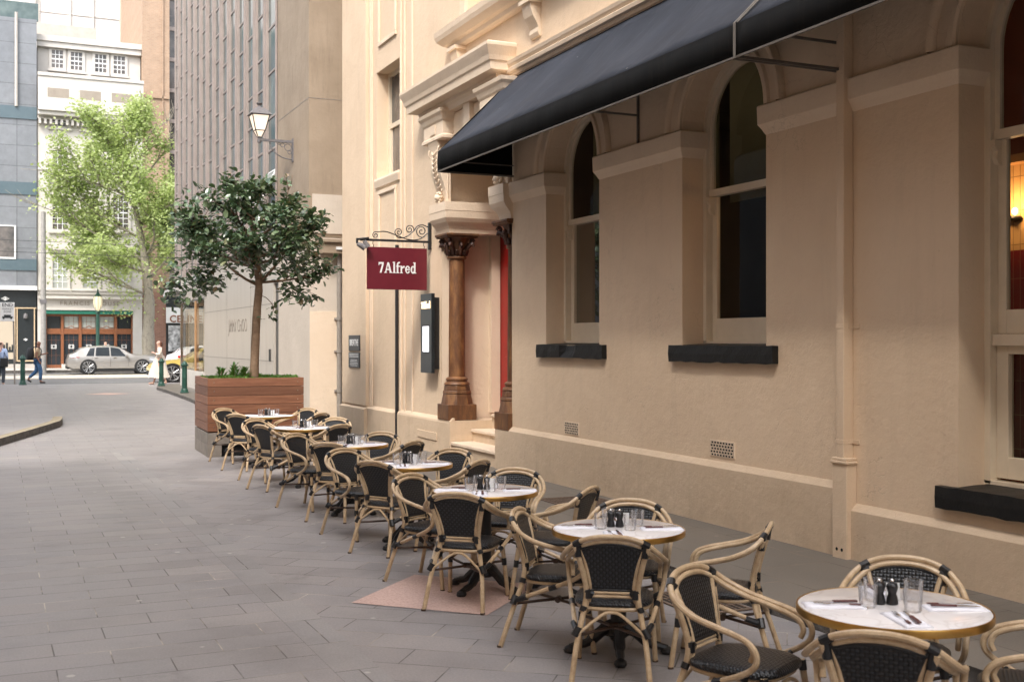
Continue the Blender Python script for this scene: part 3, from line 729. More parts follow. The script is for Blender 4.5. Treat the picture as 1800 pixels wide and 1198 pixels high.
# windows
def restaurant_window(ya, yb, zb, kind):
    cy, r, zs = (ya+yb)/2, (yb-ya)/2, 3.96
    T = bpy.data.objects.new('window', None); COL.objects.link(T); T.parent = bld; T.location = Vector((W, cy, zb))-bld.location
    P = lambda mb, nm, mat, **k: BP(mb, nm, mat, T, **k)
    xf = W+.25
    def arc_band(b, r0, r1, x0, x1, n=22, zlow=None):
        """frame following the opening: straight stiles below, ring above"""
        path = [(cy-1, zlow)]+[('a', i) for i in range(n+1)]+[(cy+1, zlow)]
        pts = []
        for rr in (r0, r1):
            L = [(cy-rr, zlow)]+[(cy-rr*math.cos(math.pi*i/n), zs+rr*math.sin(math.pi*i/n)) for i in range(n+1)]+[(cy+rr, zlow)]
            pts.append(L)
        o = len(b.v); m_ = len(pts[0])
        for x in (x0, x1):
            for L in pts: b.v += [(x, y, z) for y, z in L]
        for i in range(m_-1):
            b.f += [(o+i, o+i+1, o+m_+i+1, o+m_+i), (o+2*m_+i, o+3*m_+i, o+3*m_+i+1, o+2*m_+i+1),
                    (o+i, o+2*m_+i, o+2*m_+i+1, o+i+1)]
            b.f += [(o+m_+i, o+m_+i+1, o+3*m_+i+1, o+3*m_+i)]
    f = MB(); arc_band(f, r+.01, r-.055, xf, xf+.10, zlow=zb+.03)
    f.box((xf+.0, ya, zb+.002), (xf+.13, yb, zb+.05)); P(f, 'frame', 'window_paint')
    u = MB(); arc_band(u, r-.055, r-.10, xf+.045, xf+.085, zlow=3.36)
    u.box((xf+.03, ya+.06, 3.305), (xf+.10, yb-.06, 3.375)); P(u, 'upper_sash', 'window_paint')
    l = MB()
    zl = 1.80 if kind == 'tall' else 1.852
    l.box((xf+.075, ya+.055, zl+.05), (xf+.12, ya+.13, 3.305)).box((xf+.075, yb-.13, zl+.05), (xf+.12, yb-.055, 3.305))
    l.box((xf+.075, ya+.13, 1.845 if kind == 'tall' else 1.902), (xf+.12, yb-.13, 2.075))
    P(l, 'lower_sash', 'window_paint', bevel=.004)
    for y in (ya+.075, yb-.075):
        P(MB().prism([(xf+.075, 3.30), (xf-.0, 3.30), (xf+.005, 3.25), (xf+.03, 3.22), (xf+.02, 3.17), (xf+.04, 3.13), (xf+.075, 3.12)], y-.02, y+.02), 'horn', 'window_paint')
    gl = MB(); n = 22
    ring = [(cy-(r-.09)*math.cos(math.pi*i/n), zs+(r-.09)*math.sin(math.pi*i/n)) for i in range(n+1)]
    poly = [(cy-(r-.09), 3.36)]+ring+[(cy+(r-.09), 3.36)]
    gl.add([(xf+.065, y, z) for y, z in poly], [tuple(range(len(poly)))])
    gl.add([(xf+.10, ya+.12, 2.06), (xf+.10, yb-.12, 2.06), (xf+.10, yb-.12, 3.31), (xf+.10, ya+.12, 3.31)], [(0,1,2,3)])
    if kind == 'low':
        gl.add([(xf+.10, ya+.15, 1.0), (xf+.10, yb-.15, 1.0), (xf+.10, yb-.15, 1.77), (xf+.10, ya+.15, 1.77)], [(0,1,2,3)])
        q = MB().box((xf+.02, ya+.055, 1.815), (xf+.12, yb-.055, 1.90))
        q.box((xf+.06, ya+.055, .86), (xf+.12, ya+.16, 1.815)).box((xf+.06, yb-.16, .86), (xf+.12, yb-.055, 1.815)).box((xf+.06, ya+.16, .86), (xf+.12, yb-.16, 1.015)).box((xf+.06, ya+.16, 1.756), (xf+.12, yb-.16, 1.815))
        P(q, 'lower_casement', 'window_paint', bevel=.004)
    P(gl, 'glass', 'pane_glass')
    # black stone sill, rough edged
    rnd = random.Random(int(cy*100)); s = MB(); z1 = zb+.006; z0 = zb-.155
    N = 16; y0, y1 = ya-.175, yb+.165
    sec = []
    for i in range(N+1):
        y = y0+(y1-y0)*i/N; j = lambda a=.0025: rnd.uniform(-a, a)
        sec.append([(W+.27, y, z1+.02), (W-.06+j(), y, z1+j(.004)), (W-.065+j(), y, (z0+z1)/2), (W-.06+j(), y, z0+j(.006)), (W+.02, y, z0)])
    if kind == 'tall' and cy > 11:                              # chipped front of the far sill
        for i in (7, 8, 9):
            q = sec[i]; q[1] = (q[1][0]+.05, q[1][1], q[1][2]-.01); q[2] = (q[2][0]+.035, q[2][1], q[2][2])
    # clip the part that runs into the opening so that it stays inside it
    for i, q in enumerate(sec):
        for v in q: s.v.append((v[0] if v[0] < W+.1 else (W+.27 if ya < v[1] < yb else W-.001), v[1], v[2] if v[0] < W+.1 or ya < v[1] < yb else z1))
    for i in range(N):
        for k in range(4): s.f.append((i*5+k, i*5+k+1, i*5+k+6, i*5+k+5))
    s.f += [(0,1,2,3,4), tuple(N*5+k for k in range(5))[::-1]]
    P(s, 'sill', 'black_sill')
for w in wins: restaurant_window(*w)
# sash windows of the upper wall
def plain_sash(ya, yb, zb, zt):
    T = bpy.data.objects.new('window', None); COL.objects.link(T); T.parent = bld; T.location = Vector((W, (ya+yb)/2, zb))-bld.location
    xf = W+.22; zm = (zb+zt)/2
    f = MB().box((xf, ya, zb), (xf+.09, ya+.07, zt)).box((xf, yb-.07, zb), (xf+.09, yb, zt)).box((xf, ya+.07, zt-.07), (xf+.09, yb-.07, zt)).box((xf-.02, ya+.07, zb), (xf+.09, yb-.07, zb+.07))
    f.box((xf+.01, ya+.07, zm-.04), (xf+.08, yb-.07, zm+.04)); BP(f, 'frame', 'window_paint', T)
    b = MB().box((xf+.03, ya+.07, zb+.07), (xf+.07, ya+.13, zm-.04)).box((xf+.03, yb-.13, zb+.07), (xf+.07, yb-.07, zm-.04)).box((xf+.03, ya+.13, zb+.071), (xf+.07, yb-.13, zb+.13)); BP(b, 'sash', 'window_paint', T)
    BP(MB().box((xf+.05, ya+.07, zb+.07), (xf+.055, yb-.07, zt-.07)), 'glass', 'house_glass', T)
plain_sash(18.6, 19.9, 4.78, 6.72); plain_sash(14.1, 15.5, 6.6, 9.2)
BP(MB().cornice(W, 18.62, 19.88, [(.004, 4.60), (.03, 4.62), (.04, 4.68), (.05, 4.74), (.04, 4.78), (.004, 4.79)]), 'sill', 'stucco_trim')
# interior of the dining room, seen through the panes
rm = MB()
x0, x1, ya, yb, za, zc = W+.42, 11.0, .5, 13.7, .3, 4.9
rm.add([(x1, ya, za), (x1, yb, za), (x1, yb, zc), (x1, ya, zc)], [(0,1,2,3)])
rm.add([(x0, yb, za), (x1, yb, za), (x1, yb, zc), (x0, yb, zc)], [(0,1,2,3)])
rm.add([(x0, ya, za), (x1, ya, za), (x1, yb, za), (x0, yb, za)], [(0,1,2,3)])
rm.add([(x0, ya, zc), (x1, ya, zc), (x1, yb, zc), (x0, yb, zc)], [(0,1,2,3)])
rm.add([(x0, ya, za), (x1, ya, za), (x1, ya, zc), (x0, ya, zc)], [(0,1,2,3)])
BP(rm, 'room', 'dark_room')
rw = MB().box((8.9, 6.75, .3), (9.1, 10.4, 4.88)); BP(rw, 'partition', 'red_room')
mottled('olive_reflection', (.13, .125, .065), (.17, .165, .09), 1, .8, 0)
for ya_, yb_, zb_, k_ in wins[:2]:
    BP(MB().box((W+1.0, ya_-.9, 3.36), (W+1.03, yb_+.6, 4.9)), 'pane_reflection', 'olive_reflection')  # added panel; its olive colour stands in for the upper pane's reflection
    BP(MB().box((W+.9, ya_-.9, 3.36), (W+.98, ya_+.75, 3.66)).box((W+.88, ya_-.9, 3.50), (W+.9, ya_+.75, 3.53)), 'reflected_band', 'stucco_trim')  # added beige bar in place of the facade mirrored in the pane
BP(MB().add([(8.2, 6.35, 2.65), (8.2, 8.4, 2.65), (8.2, 8.4, 3.42), (8.2, 6.35, 3.42)], [(0,1,2,3)]), 'tiled_wall', 'tile_cream', uvf=lambda c: (c.y, c.z))
b = MB(); b.add([(8.2, 6.35, .6), (8.2, 8.4, .6), (8.2, 8.4, 2.65), (8.2, 6.35, 2.65)], [(0,1,2,3)]); BP(b, 'tiled_wall', 'tile_red', uvf=lambda c: (c.y, c.z))
mottled('rust_wall', (.20, .045, .02), (.26, .06, .03), 2, .7, 0)
BP(MB().box((8.19, 6.35, 3.45), (8.3, 8.4, 4.85)), 'upper_wall', 'rust_wall')
BP(MB().box((8.05, 6.35, 3.40), (8.21, 8.4, 3.47)).box((8.12, 6.35, 2.02), (8.2, 8.4, 2.12)), 'shelf', 'shop_wood')
for nm_, lc, en, col_ in (('sconce_light', (8.03, 7.30, 3.04), 3.2, (1, .58, .26)), ('downlight_light', (7.6, 9.05, 3.38), .8, (1, .66, .38))):
    pl = bpy.data.lights.new(nm_, 'POINT'); pl.energy = en; pl.color = col_; pl.shadow_soft_size = .05
    po_ = bpy.data.objects.new(nm_, pl); COL.objects.link(po_); po_.location = lc
sc_ = thing('wall_sconce', 'dark round wall lamp on the lit tiles seen through the nearest window', 'lamp', (8.2, 7.33, 2.93))
MB().tube([(0, 0, 0), (-.08, -.02, 0), (-.12, -.05, .0)], .012).build('arm', 'black_iron', sc_)
MB().lathe([(.0, -.03), (.06, -.02), (.085, 0), (.06, .02), (0, .03)], 16).build('shade', 'black_iron', sc_, smooth=True)
MB().lathe([(0, .03), (.025, .045), (.03, .07), (.02, .09), (0, .1)], 10, (-.0, -.0, .0)).build('bulb', 'bulb_warm', sc_, smooth=True)
dl = thing('downlight', 'small lit ceiling downlight glowing inside the middle arched window', 'lamp', (7.6, 9.05, 3.42))
MB().lathe([(.10, 0), (.12, .01), (.12, .03), (.0, .03)], 16).build('trim', 'window_paint', dl)
MB().lathe([(0, -.004), (.075, -.004), (.08, .0)], 16, cap=False).build('lens', 'downlight', dl)
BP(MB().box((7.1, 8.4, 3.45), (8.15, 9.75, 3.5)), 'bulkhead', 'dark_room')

# vents, downpipe
def vent(y, z, wd, h, label):
    T = thing('air_vent', label, 'vent', (W, y, z), 0, 'air vents low in the cream wall')
    MB().box((-.008, -wd/2, -h/2), (.01, wd/2, h/2)).build('grille', 'stucco_trim', T)
    b = MB()
    for i in range(8):
        for j in range(5):
            yy = -wd/2+wd*(i+.7+(.3 if j % 2 else 0))/8.6; zz = -h/2+h*(j+.6)/5.3
            b.obox((-.0095, yy, zz), (1,0,0), (0,1,0), (0,0,1), .0012, wd*.032, h*.05)
    b.build('holes', 'dark_hole', T)
vent(12.17, .80, .37, .15, 'small cream perforated vent low in the wall, the one farther along')
vent(9.05, .82, .40, .155, 'larger cream perforated vent low in the wall, the one nearer the downpipe')
T = thing('downpipe', 'cream painted square downpipe on the wall between the second and third windows', 'downpipe', (W, 7.28, 0))
MB().box((-.10, -.045, .90), (0, .045, 5.3)).build('pipe', 'stucco', T, bevel=.008)
b = MB().box((-.105, -.085, .05), (0, .085, .86)); b.box((-.122, -.10, .86), (0, .10, .885)).box((-.112, -.088, .885), (0, .088, .91)).build('boot', 'stucco', T, bevel=.008)
for z in (1.95, 1.02): MB().box((-.1025, -.047, z), (-.05, .047, z+.035)).box((-.05, -.049, z), (-.008, .049, z+.035)).box((-.008, -.12, z), (0, .12, z+.035)).build('clamp', 'stucco', T, bevel=.002)
for y in (-.03, .03): MB().tube([(-.1065, y, .17), (-.103, y, .17)], .014, 10).build('hole', 'dark_hole', T)
T = thing('rain_pipe', 'thin black pipe running down the cream wall behind the hanging sign', 'pipe', (W, 18.66, 0))
MB().tube([(-.03, 0, .0), (-.03, 0, 3.5)], .032, 10).build('pipe', 'black_iron', T, smooth='auto')

# plaques
def plaque(z0, z1, lab):
    T = thing('wall_plaque', lab, 'plaque', (W-.07, 21.05, (z0+z1)/2), 0, 'black plaques on the far cream pilaster')
    MB().box((-.02, -.36, -(z1-z0)/2), (0, .36, (z1-z0)/2)).build('panel', 'plaque', T, bevel=.004); return T
T = plaque(1.665, 1.96, 'upper black square plaque reading BREATHE on the far cream pilaster')
text_obj('lettering', 'BREATHE', .17, 'sign_white', face_negX(-.021, 0, 0), T, .002, .003, .8)
T = plaque(1.34, 1.63, 'lower black plaque with rows of small white text on the far pilaster')
b = MB(); rnd = random.Random(5)
for i in range(9):
    if i == 3: continue
    w_ = .30 if i < 3 else rnd.uniform(.12, .27)
    b.box((-.0225, -w_, .12-.028*i-.007), (-.0202, w_, .12-.028*i+.004))
b.build('lettering', 'sign_white', T)

def serif_7alfred(parent, mat, M, width, cap):
    polys = []
    def bx(x0, y0, x1, y1): polys.append([(x0, y0), (x1, y0), (x1, y1), (x0, y1)])
    def ring(cx, cy, rx, ry, tx, ty, a0, a1, n=16):
        for i in range(n):
            p = [R(a0+(a1-a0)*k/n) for k in (i, i+1)]
            polys.append([(cx+rx*math.cos(p[0]), cy+ry*math.sin(p[0])), (cx+rx*math.cos(p[1]), cy+ry*math.sin(p[1])), (cx+(rx-tx)*math.cos(p[1]), cy+(ry-ty)*math.sin(p[1])), (cx+(rx-tx)*math.cos(p[0]), cy+(ry-ty)*math.sin(p[0]))])
    x = 0
    bx(x, .84, x+.60, 1.0); bx(x, .70, x+.07, .84); polys.append([(x+.42, .84), (x+.60, .84), (x+.60, .80), (x+.34, 0), (x+.13, 0)]); x += .68
    polys.append([(x+.36, 1), (x+.55, 1), (x+.88, .0), (x+.66, 0)]); polys.append([(x+.36, 1), (x+.45, .86), (x+.20, 0), (x+.08, 0)]); bx(x+.24, .26, x+.66, .38); bx(x-.02, 0, x+.30, .07); bx(x+.58, 0, x+.96, .07); x += 1.0
    def stem(x, h): bx(x+.08, 0, x+.26, h); bx(x, 0, x+.34, .07); bx(x, h-.09, x+.08, h)
    stem(x, 1.06); x += .40
    bx(x+.08, 0, x+.26, .80); bx(x, 0, x+.36, .07); bx(x, .60, x+.44, .70); ring(x+.36, .80, .28, .27, .18, .13, 60, 180, 8); x += .46
    stem(x, .70); ring(x+.44, .42, .19, .28, .13, .15, 70, 175, 8); bx(x+.44, .52, x+.56, .70); x += .62
    ring(x+.30, .35, .30, .37, .17, .11, 20, 335, 20); bx(x+.13, .31, x+.58, .42); x += .66
    ring(x+.28, .35, .28, .37, .17, .11, 40, 320, 18); bx(x+.40, 0, x+.58, 1.06); bx(x+.30, .97, x+.40, 1.06); bx(x+.58, 0, x+.68, .07); x += .68
    b = MB(); sx = width/x
    for i, p in enumerate(polys):
        n_ = len(p); z1 = .005+.00004*i
        q = [((px_)*sx-width/2, py_*cap) for px_, py_ in p]
        vs = [M @ Vector((a, c, 0)) for a, c in q]+[M @ Vector((a, c, z1)) for a, c in q]
        b.add(vs, [tuple(range(n_, 2*n_))]+[(k, (k+1) % n_, n_+(k+1) % n_, n_+k) for k in range(n_)])
    return b.build('lettering', mat, parent)
# hanging sign
T = thing('hanging_sign', 'maroon 7Alfred sign board hanging from a scrolled black iron bracket', 'sign', (W, 17.05, 0))
br = MB(); br.box((-.045, -.03, 3.30), (0, .03, 3.73)).box((-1.13, -.012, 3.405), (-.04, .012, 3.44))
br.tube([(-1.13, 0, 3.42), (-1.17, 0, 3.42)], .018, 8)
for x in (-.12, -.96): br.tube([(x, 0, 3.405), (x-.01, 0, 3.37), (x+.01, 0, 3.345), (x, 0, 3.31)], .006, 6)
def spiral(cx, cz, r0, a0, turns, n=40, sgn=1):
    return [(cx+r0*(1-.85*t/n)*math.cos(a0+sgn*turns*2*math.pi*t/n), 0, cz+r0*(1-.85*t/n)*math.sin(a0+sgn*turns*2*math.pi*t/n)) for t in range(n+1)]
br.tube(spiral(-.16, 3.59, .10, R(-60), 1.7, sgn=-1), .008, 6)
br.tube(spiral(-.36, 3.61, .075, R(-20), 1.6, sgn=1), .008, 6)
br.tube(spiral(-.54, 3.56, .065, R(200), 1.5, sgn=-1), .008, 6)
br.tube(spiral(-.92, 3.50, .055, R(60), 1.5, sgn=1), .008, 6)
br.tube(smooth_path([(-.89, 0, 3.55), (-.75, 0, 3.56), (-.55, 0, 3.50), (-.38, 0, 3.45), (-.2, 0, 3.46), (-.06, 0, 3.56)], 6), .009, 6)
br.tube(smooth_path([(-.60, 0, 3.54), (-.55, 0, 3.475), (-.42, 0, 3.49), (-.29, 0, 3.59), (-.24, 0, 3.66), (-.15, 0, 3.69), (-.05, 0, 3.66)], 6), .009, 6)
br.build('bracket', 'black_iron', T, smooth='auto')
MB().box((-1.06, -.018, 2.655), (-.075, .018, 3.315)).build('board', 'maroon', T, bevel=.003)
serif_7alfred(T, 'sign_white', face_negY(-.5675, -.0195, 2.915), .62, .165)
T = thing('spotlight', 'small grey spotlight clamped at the outer end of the sign bracket', 'light fitting', (5.16, 17.02, 3.42))
MB().tube([(-.10, 0, .0), (.1, 0, .03)], .016, 8).box((-.1, -.02, -.06), (-.075, .02, .02)).build('clamp', 'black_iron', T)
b = MB().tube([(-.09, -.02, -.07), (.0, -.03, -.11), (.03, -.035, -.125)], [.03, .05, .055], 12); b.tube([(.01, -.05, -.02), (.07, -.06, -.12)], [.03, .045], 10); b.build('head', 'lamp_iron', T)

# menu board
T = thing('menu_board', 'tall black menu box with a lit white screen beside the columned entrance', 'menu board', (W, 16.86, 0))
MB().box((-.10, -.19, 1.41), (0, .24, 2.53)).build('body', 'black_iron', T, bevel=.004)
MB().box((-.155, -.25, 1.35), (-.10, .25, 2.59)).build('front_panel', 'shop_black', T, bevel=.004)
MB().box((-.1575, -.165, 1.655), (-.1555, .165, 2.105)).build('bezel', 'black_iron', T)
MB().box((-.160, -.14, 1.68), (-.158, .14, 2.08)).build('screen', 'screen', T)
serif_7alfred(T, 'sign_glow', face_negX(-.1575, 0, 2.36), .40, .105)

# ------------------------------------------------------------------ awnings
def awning(y0, y1, label, end_far):
    T = thing('awning', label, 'awning', (W, (y0+y1)/2, 4.05), 0, 'black canvas awnings over the arched windows')
    cy = (y0+y1)/2; xf = 5.22
    b = MB(); ny = int((y1-y0)/.13); nx = 8; bay = (y1-y0)/max(1, round((y1-y0)/1.1))
    for i in range(ny+1):
        y = y0+(y1-y0)*i/ny; ph = ((y-y0)/bay) % 1.0
        for k in range(nx+1):
            t = k/nx; sag = -.055*math.sin(math.pi*t)*(.25+.75*abs(math.sin(math.pi*ph))**.6)
            fold = (.010*math.sin(y*13+t*7)*(.2+.8*abs(math.sin(math.pi*ph)))+.016*math.sin(y*4.1-t*5)+.008*math.sin(y*23-t*9))*math.sin(math.pi*t)**.6 if 0 < t < 1 else 0
            b.v.append((xf-W+(W-xf-.01)*t, y-cy, .26+(5.37-4.31)*t+sag+fold))
    for i in range(ny):
        for k in range(nx): q = i*(nx+1)+k; b.f.append((q, q+1, q+nx+2, q+nx+1))
    c = b.build('canopy', 'awning_canvas', T, smooth=True); m = c.modifiers.new('thick', 'SOLIDIFY'); m.thickness = .006; m.offset = -1
    v = MB(); n = int((y1-y0)/.1); rnd = random.Random(9)
    for i in range(n+1):
        y = y0+(y1-y0)*i/n-cy; w_ = .006*math.sin(y*11)+.004*math.sin(y*5.3)
        v.v += [(xf-W, y, .258), (xf-W+w_, y, .13), (xf-W+w_*.5, y, .012)]
    for i in range(n):
        for k in range(2): v.f.append((i*3+k, i*3+k+1, i*3+k+4, i*3+k+3))
    o = v.build('valance', 'valance_canvas', T, smooth=True); m = o.modifiers.new('thick', 'SOLIDIFY'); m.thickness = .006
    if end_far:
        e = y1-cy
        s = MB(); s.add([(xf-W, e, .012), (-.02, e, .012), (-.02, e, .258), (xf-W, e, .258)], [(0,1,2,3)])
        s.add([(xf-W, e, .258), (-.02, e, .258), (-.02, e, 1.31)], [(0,1,2)])
        o = s.build('end_panel', 'valance_canvas', T); m = o.modifiers.new('thick', 'SOLIDIFY'); m.thickness = .006
    f = MB(); z = 0
    f.box((xf-W-.006, y0-cy, -.008), (xf-W+.010, y1-cy, .008))
    for y in ([y1-.02, y0+.02]):
        f.box((xf-W, y-cy-.012, -.014), (-.01, y-cy+.012, .008))
    for y in ([y0+.02] if not end_far else [y0+.02, (y0+y1)/2]):
        f.box((xf-W+.45, y-cy-.01, .215), (-.01, y-cy+.01, .235)); f.box((-.025, y-cy-.012, -.2), (-.002, y-cy+.012, .45))
    if end_far: f.box((xf-W+.3, y1-cy-.03, .13), (-.01, y1-cy-.012, .145))
    f.tube([(xf-W-.004, y1-cy-.02 if not end_far else y0-cy+.02, .262), (-.01, (y1-cy-.02) if not end_far else y0-cy+.02, 1.325)], .007, 6)
    f.tube([(xf-W-.012, (y1-cy-.004) if not end_far else y0-cy+.004, -.01), (xf-W-.012, (y1-cy-.004) if not end_far else y0-cy+.004, .262)], .006, 6)
    f.build('frame', 'awning_frame', T)
awning(7.33, 13.87, 'black canvas awning over the two far windows, ending at the entrance', True)
awning(.6, 7.322, 'black canvas awning nearest the camera, cut off by the top of the photo', False)

# ------------------------------------------------------------------ chairs and tables
def superell(a, b, n, e=3.2):
    out = []
    for k in range(n):
        t = 2*math.pi*k/n; c, s = math.cos(t), math.sin(t)
        out.append((a*math.copysign(abs(c)**(2/e), c), b*math.copysign(abs(s)**(2/e), s)))
    return out
def make_chair():
    T = thing('bistro_chair', '', 'chair')
    half = [(0, -.300, .806), (.10, -.297, .797), (.185, -.277, .765), (.245, -.225, .712), (.278, -.13, .664), (.287, -.02, .635), (.286, .085, .612), (.283, .155, .585), (.279, .190, .540), (.274, .182, .490), (.262, .125, .445), (.247, .04, .405), (.228, -.06, .365), (.210, -.155, .325), (.198, -.225, .295)]
    full = [(-x, y, z) for x, y, z in half[:0:-1]]+half
    MB().tube(smooth_path(full, 5), .0138, 9).build('arm_hoop', 'rattan', T, smooth='auto')
    inner = [(0, -.285, .779), (.092, -.281, .770), (.165, -.262, .741), (.220, -.212, .692), (.250, -.12, .650), (.257, -.015, .624), (.256, .08, .600), (.253, .140, .575), (.250, .162, .535), (.247, .150, .500)]
    inn = [(-x, y, z) for x, y, z in inner[:0:-1]]+inner
    MB().tube(smooth_path(inn, 5), .0130, 9).build('inner_hoop', 'rattan', T, smooth='auto')
    for s in (-1, 1):
        b = MB(); b.tube(smooth_path([(s*.212, -.345, 0), (s*.186, -.275, .22), (s*.150, -.218, .40), (s*.140, -.213, .50), (s*.166, -.245, .64), (s*.196, -.275, .745)], 5), .0155, 9)
        b.tube(smooth_path([(s*.136, -.197, .40), (s*.117, -.203, .50), (s*.140, -.235, .64), (s*.166, -.262, .735)], 5), .012, 8)
        b.build('leg', 'rattan', T, smooth='auto')
        b = MB(); b.tube(smooth_path([(s*.222, .235, 0), (s*.208, .205, .22), (s*.190, .180, .42)], 5), .0155, 9)
        b.build('leg', 'rattan', T, smooth='auto')
    b = MB(); b.tube([(x, y-.01, .398) for x, y in superell(.196, .205, 32)], .0125, 8, closed=True); b.build('seat_rail', 'rattan', T, smooth='auto')
    # seat: domed wicker pad
    b = MB(); n = 36; rings = [(0.02, .452), (.35, .4515), (.7, .449), (.9, .444), (1.0, .430), (1.0, .412), (.93, .404)]
    for q, z in rings:
        for x, y in superell(.216*q, .222*q, n): b.v.append((x, y, z))
    for i in range(len(rings)-1):
        for k in range(n): b.f.append((i*n+k, i*n+(k+1) % n, (i+1)*n+(k+1) % n, (i+1)*n+k))
    b.f.append(tuple(range(n))); b.f.append(tuple((len(rings)-1)*n+k for k in range(n))[::-1])
    b.build('seat', 'weave', T, smooth=True, uvf=lambda c: (c.x+c.z*.7, c.y+c.z*.7))
    # woven back
    b = MB(); nu, nv = 18, 16
    def bp(u, v, d=0):
        wv = .112+.062*v**.8
        x = u*wv; zt = .762-1.05*x*x
        z = .500+(zt-.500)*v
        y = -.205-.080*v**1.2+.055*(u*u)*v*.35
        return (x, y+d, z)
    for j in range(nv+1):
        for i in range(nu+1): b.v.append(bp(-1+2*i/nu, j/nv))
    for j in range(nv):
        for i in range(nu): q = j*(nu+1)+i; b.f.append((q, q+1, q+nu+2, q+nu+1))
    o = b.build('backrest', 'weave', T, smooth=True, uvf=lambda c: (c.x, c.z)); m = o.modifiers.new('thick', 'SOLIDIFY'); m.thickness = .011; m.offset = 0
    rim = [bp(-1, t/8) for t in range(9)]+[bp(-1+2*t/14, 1) for t in range(1, 14)]+[bp(1, 1-t/8) for t in range(9)]
    MB().tube(rim+[bp(1-2*t/6, 0) for t in range(1, 6)], .0095, 7, closed=True).build('braided_edge', 'binding', o, smooth=True)
    b = MB()
    for z, y in ((.487, -.207), (.466, -.206)): b.tube([(-.125, y, z), (.125, y, z)], .009, 8)
    b.build('back_rail', 'rattan', T, smooth='auto')
    b = MB()
    b.tube(smooth_path([(-.188, -.272, .265), (-.06, -.235, .365), (0, -.222, .382), (.06, -.235, .365), (.188, -.272, .265)], 4), .009, 7)
    b.build('brace', 'rattan', T, smooth='auto'); b = MB()
    b.tube(smooth_path([(-.207, .2, .255), (-.08, .2, .355), (0, .2, .375), (.08, .2, .355), (.207, .2, .255)], 4), .009, 7)
    b.build('brace', 'rattan', T, smooth='auto')
    b = MB(); b.tube([(-.19, -.27, .262), (.205, .205, .262)], .009, 7); b.tube([(.19, -.27, .262), (-.205, .205, .264)], .009, 7)
    b.tube([(-.025, -.03, .262), (.025, -.03, .262)], .02, 7); b.build('stretcher', 'dark_cane', T, smooth='auto')
    # lashings
    b = MB()
    def lash(p, q, r): MB().tube([p, q], r*.9, 9).build('binding', 'binding', T, smooth='auto')
    for s in (-1, 1):
        lash((s*.165, -.283, .774), (s*.200, -.269, .753), .0285 if False else .0215)
        lash((s*.160, -.268, .750), (s*.185, -.262, .738), .0175)
        lash((s*.188, -.272, .765), (s*.178, -.262, .690), .0215)
        lash((s*.146, -.214, .500), (s*.100, -.206, .478), .0185); lash((s*.128, -.208, .455), (s*.130, -.208, .503), .026)
        lash((s*.160, -.222, .385), (s*.150, -.216, .412), .0215)
        lash((s*.200, -.270, .262), (s*.176, -.258, .308), .0235); lash((s*.212, -.18, .312), (s*.19, -.245, .288), .019)
        lash((s*.193, .186, .375), (s*.190, .181, .42), .021); lash((s*.206, .2, .235), (s*.203, .196, .285), .020)
        lash((s*.240, .012, .392), (s*.231, -.035, .373), .0185)
        lash((s*.255, .10, .43), (s*.20, .10, .40), .014)
    for x, y in ((.213, -.348), (-.213, -.348), (.222, .235), (-.222, .235)):
        MB().tube([(x, y, -.001), (x, y, .012)], .0168, 9).build('foot_cap', 'dark_cane', T, smooth='auto')
    return T
def make_table():
    T = thing('bistro_table', '', 'table')
    MB().lathe([(0, .722), (.372, .722), (.385, .725), (.386, .7385), (.383, .740), (0, .740)], 64).build('tabletop', 'marble_top', T, smooth='auto')
    MB().lathe([(.3865, .708), (.393, .708), (.3945, .711), (.3945, .7375), (.393, .7405), (.387, .7408), (.387, .7075)], 64, cap=False).build('brass_rim', 'brass', T, smooth='auto')
    MB().box((-.16, -.03, .700), (.16, .03, .722)).box((-.03, -.16, .6995), (.03, .16, .7215)).build('top_plate', 'black_iron', T)
    MB().lathe([(.05, .10), (.075, .12), (.06, .15), (.047, .18), (.045, .60), (.055, .64), (.075, .70)], 20).build('column', 'black_iron', T, smooth='auto')
    b = MB()
    for k in range(4):
        a = k*math.pi/2+R(20); c, s = math.cos(a), math.sin(a)
        b.tube(smooth_path([(c*.03, s*.03, .17), (c*.10, s*.10, .13), (c*.18, s*.18, .065), (c*.25, s*.25, .045), (c*.285, s*.285, .032)], 4), [.04]*4+[.034]*4+[.026]*4+[.022]*4+[.024], 8)
        b.lathe([(0, 0), (.028, .002), (.038, .016), (.034, .034), (.018, .045), (0, .048)], 10, (c*.285, s*.285, 0))
        for q in (-.35, 0, .35): b.tube([(c*.285, s*.285, .028), (c*.285+.038*math.cos(a+q), s*.285+.038*math.sin(a+q), .012)], [.016, .010], 6)
    b.build('claw_feet', 'black_iron', T, smooth='auto')
    return T
def make_glass():
    o = MB().lathe([(0, .0), (.030, 0), (.034, .006), (.0365, .03), (.0405, .092), (.0395, .094), (.0385, .092), (.0345, .03), (.030, .016), (0, .013)], 20).build('water_glass', 'tumbler_glass', smooth='auto')
    # faint body and thicker base catch the light
    return o
def make_mill():
    T = thing('pepper_mill', '', 'mill')
    MB().lathe([(0, 0), (.024, 0), (.026, .006), (.022, .03), (.017, .045), (.021, .058), (.025, .075), (.020, .088), (0, .092)], 16).build('body', 'binding', T, smooth=True)
    MB().lathe([(0, .090), (.007, .092), (.009, .099), (.005, .106), (0, .107)], 10).build('knob', 'chrome', T, smooth=True)
    return T
